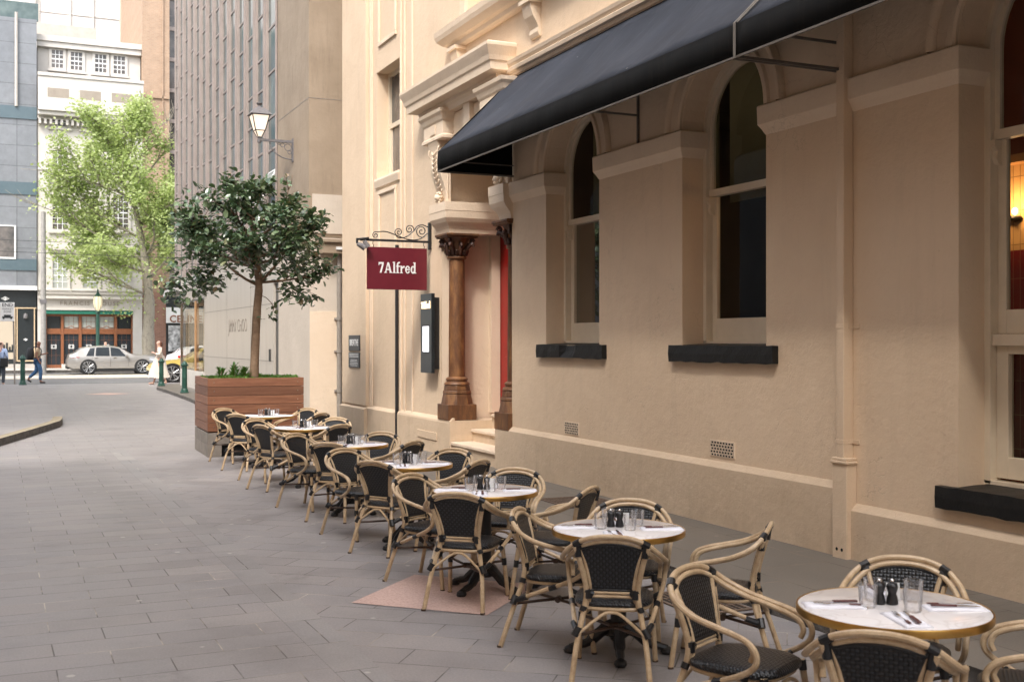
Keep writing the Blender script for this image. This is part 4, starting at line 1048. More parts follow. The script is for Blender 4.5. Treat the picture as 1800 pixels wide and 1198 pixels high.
def make_napkin():
    b = MB(); nx, ny = 6, 10; rnd = random.Random(2)
    for lay, (z, sx, sy) in enumerate(((.002, .056, .125), (.007, .054, .123))):
        o = len(b.v)
        for j in range(ny+1):
            for i in range(nx+1):
                x = -sx+2*sx*i/nx; y = -sy+2*sy*j/ny
                e = min(1, (1-abs(x)/sx)*6+.05); ee = min(1, (1-abs(y)/sy)*8+.1)
                b.v.append((x, y, z*(.3+.7*e)*(.4+.6*ee)+.0015*math.sin(x*60+y*25)+.002))
        for j in range(ny):
            for i in range(nx): q = o+j*(nx+1)+i; b.f.append((q, q+1, q+nx+2, q+nx+1))
    o = b.build('napkin', 'napkin', smooth=True); m = o.modifiers.new('thick', 'SOLIDIFY'); m.thickness = .0035
    return o
def make_fork():
    T = thing('fork', '', 'fork')
    b = MB()
    b.obox((0, -.02, 0), (1,0,0), (0,1,0), (0,0,1), .0022, .04, .0012)
    b.obox((0, .035, .001), (1,0,0), (0,1,0), (0,0,1), .009, .016, .001)
    for k in range(4): b.obox((-.0075+.005*k, .068, .002), (1,0,0), (0,1,0), (0,0,1), .0013, .019, .0009)
    b.build('head', 'chrome', T)
    MB().obox((0, -.08, .001), (1,0,0), (0,1,0), (0,0,1), .0065, .024, .002).build('handle', 'knife_handle', T, bevel=.001)
    return T
def make_knife():
    T = thing('knife', '', 'knife')
    b = MB(); b.add([(-.008, 0, 0), (.008, 0, 0), (.008, .07, 0), (.002, .10, 0), (-.006, .085, 0), (-.008, 0, .002), (.008, 0, .0015), (.008, .07, .0015), (.002, .10, .001), (-.006, .085, .002)],
          [(4,3,2,1,0), (5,6,7,8,9), (0,1,6,5), (1,2,7,6), (2,3,8,7), (3,4,9,8), (4,0,5,9)])
    b.build('blade', 'chrome', T)
    MB().obox((0, -.05, .002), (1,0,0), (0,1,0), (0,0,1), .0085, .052, .0035).build('handle', 'knife_handle', T, bevel=.0015)
    return T
def make_card():
    b = MB().obox((0, .006, .035), (1,0,0), (0,.2,1), (0,1,-.2), .028, .036, .0008); b.obox((0, .022, .034), (1,0,0), (0,-.2,1), (0,1,.2), .028, .036, .0008)
    return b.build('table_card', 'sign_white')

tables = [  # px, D of the table centre in the viewing frame; names from near to far
 (1570, 4.754, 'nearest table'), (1087, 6.748, 'second table'), (853, 8.473, 'third table'), (719, 10.30, 'fourth table'),
 (618, 12.27, 'fifth table'), (534, 14.60, 'sixth table'), (471, 16.95, 'last table')]
chairs = [  # back top: near, far, left (lane side), right (wall side)
 [(1543, 1106), (1590, 974), (1207, 990), None], [(1074, 938), (1109, 874), (907, 890), (1355, 917)],
 [(800, 863), (907, 820), (716, 830), (1040, 853)], [(654, 808), (799, 786), (601, 786), (845, 806)],
 [(575, 776), (672, 757), (516, 760), (728, 773)], [(457, 745), (592, 732), (446, 734), (598, 744.5)],
 [(415, 726), (543, 715.5), (391, 716), (566, 724)]]
where = dict(zip([t[2] for t in tables], ['the nearest table', 'the second nearest table', 'the third nearest table', 'the middle table', 'the third farthest table', 'the second farthest table', 'the farthest table']))
chair0 = make_chair(); table0 = make_table(); glass0 = make_glass(); mill0 = make_mill(); nap0 = make_napkin(); fork0 = make_fork(); knife0 = make_knife(); card0 = make_card()
tag(glass0, '', 'glass'); tag(nap0, '', 'napkin'); tag(card0, '', 'card')
used = set()
def put(proto, loc, rz, label, group):
    if proto.name not in used:
        used.add(proto.name); proto.location = loc; proto.rotation_euler = (0, 0, rz); proto['label'] = label; proto['group'] = group; return proto
    return dup(proto, loc, rz, label, group)
rnd = random.Random(11)
protos = [chair0, table0, glass0, mill0, nap0, fork0, knife0, card0]
for ti, (px, D, nm) in enumerate(tables):
    r0, f0 = (px-900)/2000*D, D
    x, y = rf(r0, f0); wh = where[nm]
    put(table0, (x, y, 0), rnd.uniform(0, 1.5), 'round white marble bistro table with brass rim, %s of the row' % wh.replace(' table', '') if ti != 3 else 'round white marble bistro table with brass rim, fourth and middle of the row', 'marble bistro tables along the wall')
    for side, c in zip(('near', 'far', 'left', 'right'), chairs[ti]):
        if c is None: rb, fb = 2.43, 4.57; d = Vector((-.93, .37))
        else:
            fb = 2*(EYE-.82)*1000/(c[1]-599); rb = (c[0]-900)/2000*fb
            d = Vector((r0-rb, f0-fb)); 
            if ti == 0 and side == 'left': d = Vector((.78, -.62))
            if ti == 1 and side == 'left': d = Vector((.97, -.25))
        d.normalize()
        sr, sf = rb+d.x*.30, fb+d.y*.30
        cx, cy = rf(sr, sf); wx = SA*d.y+CA*d.x; wy = CA*d.y-SA*d.x
        rz = math.atan2(wy, wx)-math.pi/2
        txt = {'near': 'rattan chair with black weave, its back to the camera, at %s', 'far': 'rattan chair with black weave facing the camera across %s',
               'left': 'rattan chair with black weave on the open lane side of %s', 'right': 'rattan chair with black weave on the wall side of %s'}[side] % wh
        if ti == 0 and side == 'right': txt = 'rattan chair cut off by the right edge, only its curled arms showing'
        put(chair0, (cx, cy, 0), rz, txt, 'rattan bistro chairs around the tables')
    def tp(r, f): 
        a, b2 = rf(r0+r, f0+f); return (a, b2, .7412)
    def jit(a): return rnd.uniform(-a, a)
    for k, (r, f) in enumerate(((-.11, -.02), (-.046, .125), (.05, -.08), (.118, .09))):
        put(glass0, tp(r+jit(.012), f+jit(.012)), 0, 'clear water tumbler, %s of the four on %s' % (('leftmost', 'back left', 'front right', 'rightmost')[k], wh), 'water tumblers on the tables')
    for k, (r, f) in enumerate(((-.04, .055), (.012, .048))):
        put(mill0, tp(r, f), jit(2), 'small black %s mill, %s of the pair on %s' % (('salt', 'pepper')[k], ('left', 'right')[k], wh), 'black mills on the tables')
    put(card0, tp(.045, .13), -R(24)+jit(.3), 'small white folded card among the glasses on %s' % wh, 'white cards on the tables')
    for k, (r, f, a) in enumerate(((-.25, .01, 90), (-.03, -.235, 0), (.255, -.02, -90), (.03, .26, 180))):
        az = -R(24.35)+R(a)+jit(.10)
        dirn = Vector((-math.sin(az), math.cos(az)))
        p = tp(r+jit(.012), f+jit(.012)); seat = ('left', 'front', 'right', 'back')[k]
        put(nap0, (p[0], p[1], .7405), az, 'folded white napkin at the %s place on %s' % (seat, wh), 'folded white napkins on the tables')
        perp = Vector((dirn.y, -dirn.x))
        for q, (pr, s_, tx, g) in enumerate(((fork0, -.022, 'fork', 'forks on the napkins'), (knife0, .02, 'knife with dark red handle', 'knives on the napkins'))):
            put(pr, (p[0]+perp.x*s_, p[1]+perp.y*s_, .7555), az+jit(.12), '%s on the %s napkin of %s' % (tx, seat, wh), g)

# ------------------------------------------------------------------ planter and fig tree
PX, PY, PH = 3.84, 19.23, 1.25
T = thing('planter_box', 'large square planter of reddish timber boards on a grey timber base', 'planter', (PX, PY, 0), R(-1.5))
hw = .77
zz = .40
for i in range(6):
    z0 = .405+i*.1425; z1 = z0+.136
    b = MB()
    b.box((-hw, -hw, z0), (hw, -hw+.035, z1)); b.box((-hw, hw-.035, z0), (hw, hw, z1))
    b.box((-hw, -hw+.035, z0), (-hw+.035, hw-.035, z1)); b.box((hw-.035, -hw+.035, z0), (hw, hw-.035, z1))
    b.build('board', 'planter_wood', T, bevel=.004)
b = MB()
for z0, z1 in ((.205, .385),): 
    b.box((-hw, -hw, z0), (hw, -hw+.05, z1)); b.box((-hw, -hw+.05, z0), (-hw+.05, hw, z1)); b.box((hw-.05, -hw+.05, z0), (hw, hw, z1)); b.box((-hw+.05, hw-.05, z0), (hw-.05, hw, z1))
b.box((-hw, -hw, 0), (-hw+.22, -hw+.05, .20)); b.box((hw-.22, -hw, 0), (hw, -hw+.05, .20)); b.box((-hw, -hw+.05, 0), (-hw+.05, hw, .20)); b.box((hw-.05, -hw+.05, 0), (hw, hw, .20))
b.build('base', 'grey_timber', T, bevel=.004)
MB().box((-hw+.06, -hw+.06, .03), (hw-.06, hw-.06, .41)).build('liner', 'dark_hole', T)
MB().box((-hw+.036, -hw+.036, .41), (hw-.036, hw-.036, 1.20)).build('soil', 'soil', T)
b = MB()
for sx in (-hw+.10, hw-.10):
    for i in range(6): b.tube([(sx, -hw-.004, .475+i*.1425), (sx, -hw+.005, .475+i*.1425)], .009, 8)
b.build('bolts', 'chrome', T)

def leaf_mesh(name, mat, leaves, parent=None, wide=.5, fold=.12, tone=None):
    """leaves: list of (centre, direction, normal, length); six-sided folded blades"""
    V, F, TN = [], [], []
    for (c, d, nrm, L) in leaves:
        d = d.normalized(); s = d.cross(nrm)
        if s.length < 1e-3: s = d.orthogonal()
        s.normalize(); nn = s.cross(d); w = L*wide*.5; o = len(V); dr = -nn*L*fold
        V += [c, c+d*L*.28+s*w*.85+nn*L*fold*.5, c+d*L*.68+s*w*.9+nn*L*fold*.4, c+d*L+dr, c+d*L*.68-s*w*.9+nn*L*fold*.4, c+d*L*.28-s*w*.85+nn*L*fold*.5, c+d*L*.5]
        F += [(o, o+1, o+6), (o+1, o+2, o+6), (o+2, o+3, o+6), (o+3, o+4, o+6), (o+4, o+5, o+6), (o+5, o, o+6)]
        t = rnd.random() if tone is None else tone(c); TN += [t]*7
    me = bpy.data.meshes.new(name); me.from_pydata([tuple(v) for v in V], [], F)
    a = me.attributes.new('tone', 'FLOAT', 'POINT'); a.data.foreach_set('value', TN)
    me.materials.append(MATS[mat]); o = bpy.data.objects.new(name, me); COL.objects.link(o)
    for p in me.polygons: p.use_smooth = False
    if parent: o.parent = parent
    return o
# fig tree
rnd = random.Random(21)
FT = thing('fig_tree', 'small fig tree with glossy dark leaves growing in the timber planter', 'tree', (PX+.07, PY-.12, 1.18))
fork = Vector((.09, 0, 1.62))
tk = MB(); tk.tube(smooth_path([(0, 0, 0), (.015, 0, .35), (.035, .01, .8), (.055, 0, 1.2), (.085, 0, 1.6), (.05, .02, 2.0), (-.02, 0, 2.5), (-.05, 0, 2.95)], 5), [.085, .08, .078, .076, .074]+[.072]*5+[.07]*5+[.066]*5+[.060]*5+[.048]*5+[.032]*5+[.016], 10)
tk.build('trunk', 'bark', FT, smooth='auto')
rt = Vector((CA, -SA, 0)); fw = Vector((SA, CA, 0)); upv = Vector((0, 0, 1))
br = MB(); tips = []
def grow(p, d, L, r, dep):
    pts = [p]; q = p.copy(); dd = d.normalized()
    n = 4
    for i in range(n):
        dd = (dd+Vector((rnd.uniform(-.22, .22), rnd.uniform(-.22, .22), rnd.uniform(-.12, .2)))).normalized()
        q = q+dd*L/n; pts.append(q)
        if dep <= 1: tips.append((q.copy(), dd.copy()))
    br.tube(pts, [r*(1-.5*i/n) for i in range(n+1)], 6)
    if dep > 0:
        for k in range(3 if dep > 1 else 3):
            base = pts[rnd.choice((2, 3, 4))]
            nd = (dd+Vector((rnd.uniform(-1, 1), rnd.uniform(-1, 1), rnd.uniform(-.55, .75)))*.85).normalized()
            grow(base, nd, L*.62, r*.55, dep-1)
main = [((.07, 0, 1.60), -.85, .1, .42, .95), ((.07, 0, 1.62), .75, -.1, .55, .85), ((.08, 0, 1.7), .3, -.8, .45, .75), ((.06, 0, 1.8), -.3, .8, .4, .75),
        ((.05, 0, 2.0), -1, -.3, .35, .85), ((.04, 0, 2.05), 1, .25, .25, .9), ((.0, 0, 2.3), -.6, .3, .7, .75), ((.0, 0, 2.35), .75, .2, .6, .75), ((.0, 0, 2.4), .2, -.7, .6, .6),
        ((-.03, 0, 2.6), -.4, -.3, .8, .6), ((-.04, 0, 2.7), .2, .4, .9, .5), ((.08, 0, 1.65), 1, 0, -.05, .85), ((.05, 0, 1.9), -1, .1, -.02, 1.0), ((.05, 0, 1.95), .6, -.7, .1, .8), ((.05, 0, 2.0), -.6, -.7, .1, .8)]
for p, a, b_, c, L in main: grow(Vector(p), rt*a+fw*b_+upv*c, L*.95, .028, 2)
# twig with a few leaves low on the right, drooping sprays left
for pts in ([(.07, 0, 1.45), (.2, -.1, 1.38), (.3, -.15, 1.22), (.22, -.12, 1.05)],):
    br.tube(smooth_path(pts, 4), .007, 5); tips += [(Vector(pts[-1]), Vector((0, 0, -1))), (Vector(pts[2]), Vector((.3, 0, -1)))]
br.build('branch', 'bark', FT, smooth=True)
C0 = Vector((-.10, .0, 2.24)); leaves = []
def shape_ok(p):
    q = p-C0; r_ = q.dot(rt); f_ = q.dot(fw); z = q.z
    w = 1.50 if z < .1 else 1.50-.42*max(0, z-.1)
    if z > 1.12: return False
    k = (r_/w)**2+(f_/1.25)**2+((z/1.22) if z > 0 else z/(.78+.3*min(1, abs(r_)/1.2)))**2
    return k < 1
for (p, d) in tips:
    if not shape_ok(p) and rnd.random() < .85 and p.z > 1.5: continue
    for k in range(6):
        dd = (d*.5+Vector((rnd.uniform(-1, 1), rnd.uniform(-1, 1), rnd.uniform(-.7, .55)))).normalized()
        c = p+Vector((rnd.gauss(0, .055), rnd.gauss(0, .055), rnd.gauss(0, .05)))
        leaves.append((c, dd, Vector((rnd.uniform(-.6, .6), rnd.uniform(-.6, .6), 1)), rnd.uniform(.09, .145)))
# fill so that the crown is dense but keeps its gaps
clumps = [C0+rt*rnd.uniform(-1.25, 1.2)+fw*rnd.uniform(-1.1, 1.1)+upv*rnd.uniform(-.95, 1.0) for _ in range(170)]
clumps = [c for c in clumps if shape_ok(c) and not (abs(c.dot(rt)-.15) < .5 and (c-C0).z < -.45)]
clumps += [C0+rt*rnd.uniform(-1.25, -.7)+fw*rnd.uniform(-.4, .4)+upv*rnd.uniform(-.88, -.5) for _ in range(14)]
clumps += [C0+rt*rnd.uniform(.65, 1.05)+fw*rnd.uniform(-.4, .4)+upv*rnd.uniform(-.95, -.6) for _ in range(8)]
for c0 in clumps:
    for k in range(17):
        c = c0+Vector((rnd.gauss(0, .12), rnd.gauss(0, .12), rnd.gauss(0, .085)))
        dd = Vector((rnd.uniform(-1, 1), rnd.uniform(-1, 1), rnd.uniform(-.8, .4)))
        leaves.append((c, dd, Vector((rnd.uniform(-.5, .5), rnd.uniform(-.5, .5), 1)), rnd.uniform(.10, .16)))
tone = lambda c: min(1, max(0, rnd.gauss(.45, .22)+(.5 if rnd.random() < .03 else 0)))
leaf_mesh('crown', 'ficus_leaf', leaves, FT, .58, .10, tone)
# ground cover and small plants in the planter
lv = []
for k in range(2600):
    x, y = rnd.uniform(-.70, .70), rnd.uniform(-.70, .70)
    h = .045+.045*math.sin(x*5+1)*math.sin(y*4)+rnd.uniform(0, .05)
    lv.append((Vector((x, y, 1.20+h*.5)), Vector((rnd.uniform(-1, 1), rnd.uniform(-1, 1), rnd.uniform(.2, 1.3))), Vector((rnd.uniform(-1, 1), rnd.uniform(-1, 1), .4)), rnd.uniform(.025, .055)))
o = leaf_mesh('ground_cover', 'groundcover_leaf', lv, None, .45, .1, lambda c: min(1, max(0, .5+.5*math.sin(c.x*6)*math.sin(c.y*5)+rnd.uniform(-.25, .25))))
o.location = (PX, PY, 0); o['kind'] = 'stuff'; tag(o, 'low bright green ground cover spilling over the planter soil', 'ground cover')
for (x, y, h, lab) in ((-.52, -.45, .20, 'short leafy green plant at the left corner of the planter'), (-.28, -.30, .30, 'tallest leafy green plant in the planter, left of the trunk'), (-.10, -.20, .22, 'narrow dark green plant close beside the fig trunk')):
    lv = []
    for k in range(46):
        a = rnd.uniform(0, 6.28); t = rnd.random(); r_ = .10*rnd.random()
        lv.append((Vector((math.cos(a)*r_*.5, math.sin(a)*r_*.5, h*t*.7)), Vector((math.cos(a), math.sin(a), .9+t)), Vector((-math.cos(a), -math.sin(a), 1)), rnd.uniform(.07, .12)))
    P = thing('planter_plant', lab, 'plant', (PX+x, PY+y, 1.22), 0, 'small plants in the planter')
    leaf_mesh('leaves', 'groundcover_leaf', lv, P, .42, .12, lambda c: rnd.uniform(0, .35))
    MB().tube([(0, 0, -.03), (0, .005, h*.8)], .006, 5).build('stem', 'bark', P)

# ------------------------------------------------------------------ neighbouring building
NX, NY0, NY1 = 6.1, 24.0, 44.2
nb = thing('office_building', 'tall beige stone office building with vertical window strips and a marble shopfront', 'building', (NX, 34, 0))
def NP(mb, name, mat, parent=nb, **k): return BP(mb, name, mat, parent, **k)
ZH = 26
b = MB()
b.box((NX, NY0, -.2), (NX+14, 26.95, 4.1)); NP(b, 'lower_wall', 'painted_panel')
b = MB()
b.box((NX-.02, NY0-.02, 4.1), (NX+14, 26.95, ZH)); NP(b, 'wall', 'neighbour_stone')
b = MB()
for z in (7.05, 10.0, 12.95, 15.9, 18.9):
    b.box((NX-.024, NY0-.024, z), (NX+8, NY0-.0, z+.012)); b.box((NX-.024, NY0-.0, z), (NX-.018, 26.95, z+.012))
NP(b, 'joint', 'pipe_metal')
NP(MB().box((NX+.05, NY0-.045, 4.16), (NX+2.2, NY0-.02, 5.0)), 'pale_patch', 'painted_panel')
NP(MB().box((NX+.2, NY0-.30, 3.72), (NX+8, NY0-.02, 3.95)).box((NX+.12, NY0-.36, 3.95), (NX+8, NY0-.02, 4.02)), 'lintel', 'neighbour_stone', bevel=.01)
NP(MB().box((NX+.5, NY0-.33, 3.80), (NX+.8, NY0-.302, 3.86)), 'lintel_light', 'sign_white')
NP(MB().box((NX-.0, NY0-.03, -.2), (NX+8, NY0-.001, 2.48)), 'dado', 'stucco_trim')
T = thing('drainpipe', 'grey drainpipe on the beige stone wall past the fig tree', 'pipe', (NX+.62, NY0-.12, 0))
MB().tube([(0, 0, 0), (0, 0, 3.72)], .055, 12).build('pipe', 'pipe_metal', T, smooth='auto')
for z in (.75, 2.3, 1.6): MB().tube([(0, 0, z), (0, 0, z+.06)], .07, 12).box((-.09, -.01, z+.005), (.09, .1, z+.05)).build('clip', 'pipe_metal', T)
# fins and window strips
SY0, SY1 = 26.95, NY1; pitch = (SY1-SY0)/14
NP(MB().box((NX+.28, SY0, 4.1), (NX+14, SY1, ZH)), 'core_wall', 'neighbour_stone')
b = MB()
for i in range(14):
    y0 = SY0+i*pitch
    if i > 0 or True:
        b.box((NX-.035, y0, 4.1), (NX+.28, y0+.38, ZH)) if i else b.box((NX-.02, y0+.001, 4.1), (NX+.28, y0+.18, ZH))
        b.box((NX-.06, y0+(.13 if i else .02), 4.1), (NX-.035, y0+(.25 if i else .1), ZH))
b.box((NX-.02, SY1-.12, 4.1), (NX+.28, SY1, ZH)); NP(b, 'fins', 'fin_metal')
rr_ = random.Random(4)
for i in range(14):
    y0 = SY0+i*pitch+(.38 if i else .18); y1 = SY0+(i+1)*pitch-(.12 if i == 13 else 0)
    wd = NP(MB().box((NX+.03, y0, 4.1), (NX+.05, y1, ZH)), 'window_strip', 'tower_glass')
    t_ = MB(); z = 4.3+((i*.37) % .8)
    while z < ZH-.2:
        t_.box((NX+.012, y0, z), (NX+.03, y1, z+.05)); z += .80 if rr_.random() > .25 else 1.1
    t_.box((NX+.0, y0, 4.1), (NX+.03, y0+.03, ZH-.01)); t_.box((NX+.0, y1-.03, 4.1), (NX+.03, y1, ZH-.01))
    NP(t_, 'transoms', 'fin_metal', wd)
ow = MB().obox((NX-.20, 27.55, 5.55), (0,1,0), (.42,0,.9), (.9,0,-.42), .36, .44, .015)
NP(ow, 'open_window', 'tower_glass')
ow = MB()
for e_ in (-1, 1): ow.obox(Vector((NX-.20, 27.55, 5.55))+Vector((0, e_*.36, 0)), (0,1,0), (.42,0,.9), (.9,0,-.42), .02, .46, .022)
for e_ in (-1, 1): ow.obox(Vector((NX-.20, 27.55, 5.55))+Vector((.42, 0, .9))*e_*.44, (0,1,0), (.42,0,.9), (.9,0,-.42), .37, .02, .022)
NP(ow, 'open_window_frame', 'sign_white')
# ground floor
NP(MB().box((NX-.0, 26.96, 3.25), (NX+8, 42.75, 4.1)).box((NX, 27.5, -.2), (NX+.3, 37.6, 3.25)), 'marble_wall', 'cladding_marble')
NP(MB().box((NX+.06, 26.95, -.2), (NX+.3, 27.5, 3.25)), 'side_door', 'shop_black')
mj = MB()
for y in (30.2, 33.6): mj.box((NX-.004, y, .2), (NX+.001, y+.02, 3.8))
for z in (1.35, 2.75): mj.box((NX-.0035, 27.5, z), (NX+.001, 37.6, z+.015))
NP(mj, 'cladding_joint', 'pipe_metal')
NP(MB().box((NX-.03, 27.8, 1.35), (NX, 27.9, 1.65)), 'door_handle', 'shop_black')
mottled('engraved', (.24, .20, .16), (.30, .26, .21), 3, .6, 0)
t = text_obj('lettering', 'JIMMY CHOO', .52, 'engraved', face_negX(NX-.004, 32.0, 2.26) , None, .003, -.004, .86, 1.0); t.parent = nb; t.data.transform(Matrix.Translation(-nb.location))
NP(MB().box((NX-.02, 37.6, -.2), (NX+.4, 42.75, .84)).box((NX+.0, 42.5, -.2), (NX+8, 42.75, .84)), 'window_base', 'white_render')
NP(MB().box((NX+.02, 37.6, .84), (NX+.03, 42.7, 3.25)).box((NX+.05, 42.70, .84), (NX+6, 42.71, 3.25)), 'shop_glass', 'shop_glass')
NP(MB().box((NX-.02, 42.66, .84), (NX+.06, 42.75, 3.25)).box((NX-.0, 37.6, 3.20), (NX+.06, 42.66, 3.26)), 'corner_post', 'chrome')
NP(MB().box((NX-.0, 39.45, .84), (NX+.12, 39.62, 3.22)), 'mullion', 'shop_wood')
sh = MB(); sh.add([(NX+2.6, 37.6, .8), (NX+2.6, 42.7, .8), (NX+2.6, 42.7, 3.25), (NX+2.6, 37.6, 3.25)], [(0,1,2,3)])
NP(sh, 'shop_back_wall', 'interior_glow')
NP(MB().box((NX+.3, 37.6, 3.12), (NX+6, 42.6, 3.24)).box((NX+.3, 37.6, .7), (NX+6, 42.6, .80)).box((NX+.3, 37.61, .8), (NX+2.6, 37.7, 3.12)), 'shop_interior', 'shop_warm')
cur = MB()
for k in range(12): cur.tube([(NX+.7, 40.3+k*.14, .85), (NX+.7, 40.3+k*.14, 3.1)], .05, 6)
NP(cur, 'curtain', 'cream_cloth')
NP(MB().box((NX-.35, 42.75, 3.55), (NX+10, 44.9, 3.75)).box((NX-.35, 41.5, 3.6), (NX-.0, 42.75, 3.75)), 'street_canopy', 'grey_soffit')
T = thing('indoor_palm', 'green potted palm behind the shop window glass', 'plant', (NX+.5, 38.0, .8))
MB().lathe([(.14, 0), (.17, .3), (.15, .3), (0, .28)], 12).build('pot', 'white_render', T)
lv = []
for k in range(60):
    a = rnd.uniform(0, 6.28); t = rnd.uniform(.4, 1.4)
    lv.append((Vector((math.cos(a)*.05, math.sin(a)*.05, t*.8)), Vector((math.cos(a), math.sin(a), .5)), Vector((0, 0, 1)), rnd.uniform(.3, .5)))
leaf_mesh('fronds', 'ficus_leaf', lv, T, .16, .3)

# wall lantern
T = thing('wall_lantern', 'lit glass lantern with grey metal cap on a scrolled wall bracket', 'street lamp', (NX, 25.4, 0))
a = MB(); a.box((-.045, -.05, 5.88), (0, .05, 6.40)).box((-.80, -.03, 6.30), (-.045, .03, 6.355))
arc = [(-.045-.50*math.sin(t*R(9)), 0, 5.93+.37*(1-math.cos(t*R(9)))) for t in range(11)]
a.tube(arc, .014, 6)
for (cx, cz, r_) in ((-.14, 6.20, .075), (-.26, 6.245, .045), (-.10, 6.09, .04), (-.34, 6.27, .025)):
    a.tube([(cx+r_*math.cos(k*R(24)), 0, cz+r_*math.sin(k*R(24))) for k in range(16)], .009, 5)
a.lathe([(0, 6.24), (.03, 6.25), (.045, 6.29), (.03, 6.36), (.05, 6.38), (.04, 6.40)], 10, (-.78, 0, 0)); a.build('bracket', 'lamp_iron', T, smooth='auto')
LX, LZ = -.78, 6.40
def frus(b, r0, r1, z0, z1):
    o = len(b.v)
    for r_, z in ((r0, z0), (r1, z1)):
        for sx, sy in ((-1,-1),(1,-1),(1,1),(-1,1)): b.v.append((LX+sx*r_, sy*r_, z))
    b.f += [(o+k, o+(k+1) % 4, o+4+(k+1) % 4, o+4+k) for k in range(4)]+[(o+3, o+2, o+1, o), (o+4, o+5, o+6, o+7)]
b = MB(); frus(b, .045, .10, LZ, LZ+.12); frus(b, .105, .185, LZ+.13, LZ+.46); b.build('glass', 'lantern_glow', T)
b = MB()
for sx, sy in ((-1,-1),(1,-1),(1,1),(-1,1)):
    b.tube([(LX+sx*.047, sy*.047, LZ), (LX+sx*.108, sy*.108, LZ+.125), (LX+sx*.19, sy*.19, LZ+.465)], .013, 5)
o_ = .108
for z, r_ in ((LZ+.125, .106), (LZ+.46, .188)):
    for p, q in (((-r_, -r_), (r_, -r_)), ((r_, -r_), (r_, r_)), ((r_, r_), (-r_, r_)), ((-r_, r_), (-r_, -r_))): b.tube([(LX+p[0], p[1], z), (LX+q[0], q[1], z)], .012, 5)
b.build('glazing_bars', 'black_iron', T)
b = MB(); frus(b, .235, .215, LZ+.47, LZ+.495); frus(b, .215, .15, LZ+.495, LZ+.58); frus(b, .15, .05, LZ+.58, LZ+.645)
b.lathe([(.05, 0), (.035, .02), (.03, .04), (.065, .08), (.07, .095), (.03, .11), (0, .12)], 12, (LX, 0, LZ+.645)); b.build('cap', 'lamp_iron', T)

# ------------------------------------------------------------------ street furniture
def make_bollard(x, y, h, label, z):
    T = thing('bollard', label, 'bollard', (x, y, z), 0, 'green iron bollards at the lane end')
    s = h
    MB().lathe([(0, 0), (.135, 0), (.14, .03), (.115, .05), (.11, .11), (.09, .14), (0, .14)], 20).build('base', 'green_paint', T, smooth='auto')
    MB().lathe([(.085, .14), (.082, .45*s), (.088, .47*s), (.082, .49*s), (.08, .80*s), (.095, .81*s), (.09, .84*s)], 20).build('shaft', 'green_paint', T, smooth='auto')
    MB().lathe([(.09, .84*s), (.12, .86*s), (.125, .885*s), (.085, .91*s), (.08, .93*s), (.06, .965*s), (.03, .985*s), (.028, .995*s), (0, 1.0*s)], 20).build('cap', 'green_paint', T, smooth='auto')
make_bollard(.84, 44.5, 1.08, 'dark green iron bollard on the left corner, beside the walking man', G(44.5)+.135)
make_bollard(5.36, 42.3, 1.0, 'dark green iron bollard in front of the woman in cream', G(42.3)+.10)
make_bollard(5.35, 36.7, 1.0, 'dark green iron bollard nearest the planter, before the shop window', G(36.7)+.10)

T = thing('street_lamp', 'tall dark green street lamp with a lit glass lantern before the pale house', 'street lamp', (5.35, 70.4, .12))
MB().lathe([(0, 0), (.22, 0), (.22, .3), (.16, .5), (.14, 1.0), (.10, 1.1), (.10, 3.35), (.14, 3.4), (.12, 3.5)], 16).build('post', 'green_paint', T, smooth='auto')
MB().lathe([(.10, 3.5), (.22, 3.75), (.25, 3.95), (.24, 4.2), (.20, 4.32)], 16).build('lantern', 'street_lantern', T, smooth='auto')
b = MB().lathe([(.24, 4.32), (.20, 4.36), (.10, 4.48), (.05, 4.58), (.06, 4.65), (0, 4.78)], 16)
for k in range(8):
    a = k*math.pi/4; b.tube([(math.cos(a)*.12, math.sin(a)*.12, 3.5), (math.cos(a)*.23, math.sin(a)*.23, 3.75), (math.cos(a)*.26, math.sin(a)*.26, 3.95), (math.cos(a)*.25, math.sin(a)*.25, 4.2), (math.cos(a)*.22, math.sin(a)*.22, 4.33)], .012, 5)
b.build('crown_cap', 'green_paint', T)
T = thing('utility_pole', 'weathered pale concrete pole between the grey and the white buildings', 'pole', (2.35, 68.6, .05))
MB().lathe([(.16, 0), (.15, 3), (.125, 9.0), (0, 9.02)], 14).build('shaft', 'pole_concrete', T, smooth='auto')
MB().box((-.17, -.17, 3.9), (.17, .17, 4.1)).build('collar', 'lamp_iron', T)
T = thing('parking_sign', 'white roadside sign on a thin grey post at the left edge', 'sign', (.25, 46.2, G(46)+.02))
MB().tube([(.35, -.05, 0), (.30, 0, 3.0)], .03, 8).build('post', 'pipe_metal', T)
MB().box((-.15, -.06, 2.42), (.34, -.03, 3.12)).build('panel', 'sign_white', T, bevel=.01)
text_obj('lettering', 'END', .19, 'shop_black', face_negY(.10, -.062, 3.02), T, .001, .002)
text_obj('lettering', 'MARKET\nZONE', .10, 'shop_black', face_negY(.10, -.062, 2.82), T, .001)
b = MB().box((-.08, -.0625, 2.54), (.28, -.061, 2.60)); b.box((-.02, -.0625, 2.60), (.22, -.061, 2.66)); b.box((-.06, -.0625, 2.50), (.0, -.061, 2.54)); b.box((.2, -.0625, 2.50), (.26, -.061, 2.54)); b.build('tow_symbol', 'shop_black', T)

for i_, (zz0, zz1) in enumerate(((6.6, 6.35), (7.35, 7.3))):
    w_ = thing('overhead_wire', ('lower', 'upper')[i_]+' of two thin tram wires strung across the street before the cream house', 'wire', (0, 62+i_*3, 0))
    MB().tube([(-14+44*k/12, .0, zz0+(zz1-zz0)*k/12-.25*math.sin(math.pi*k/12)) for k in range(13)], .012, 5).build('wire', 'black_iron', w_)
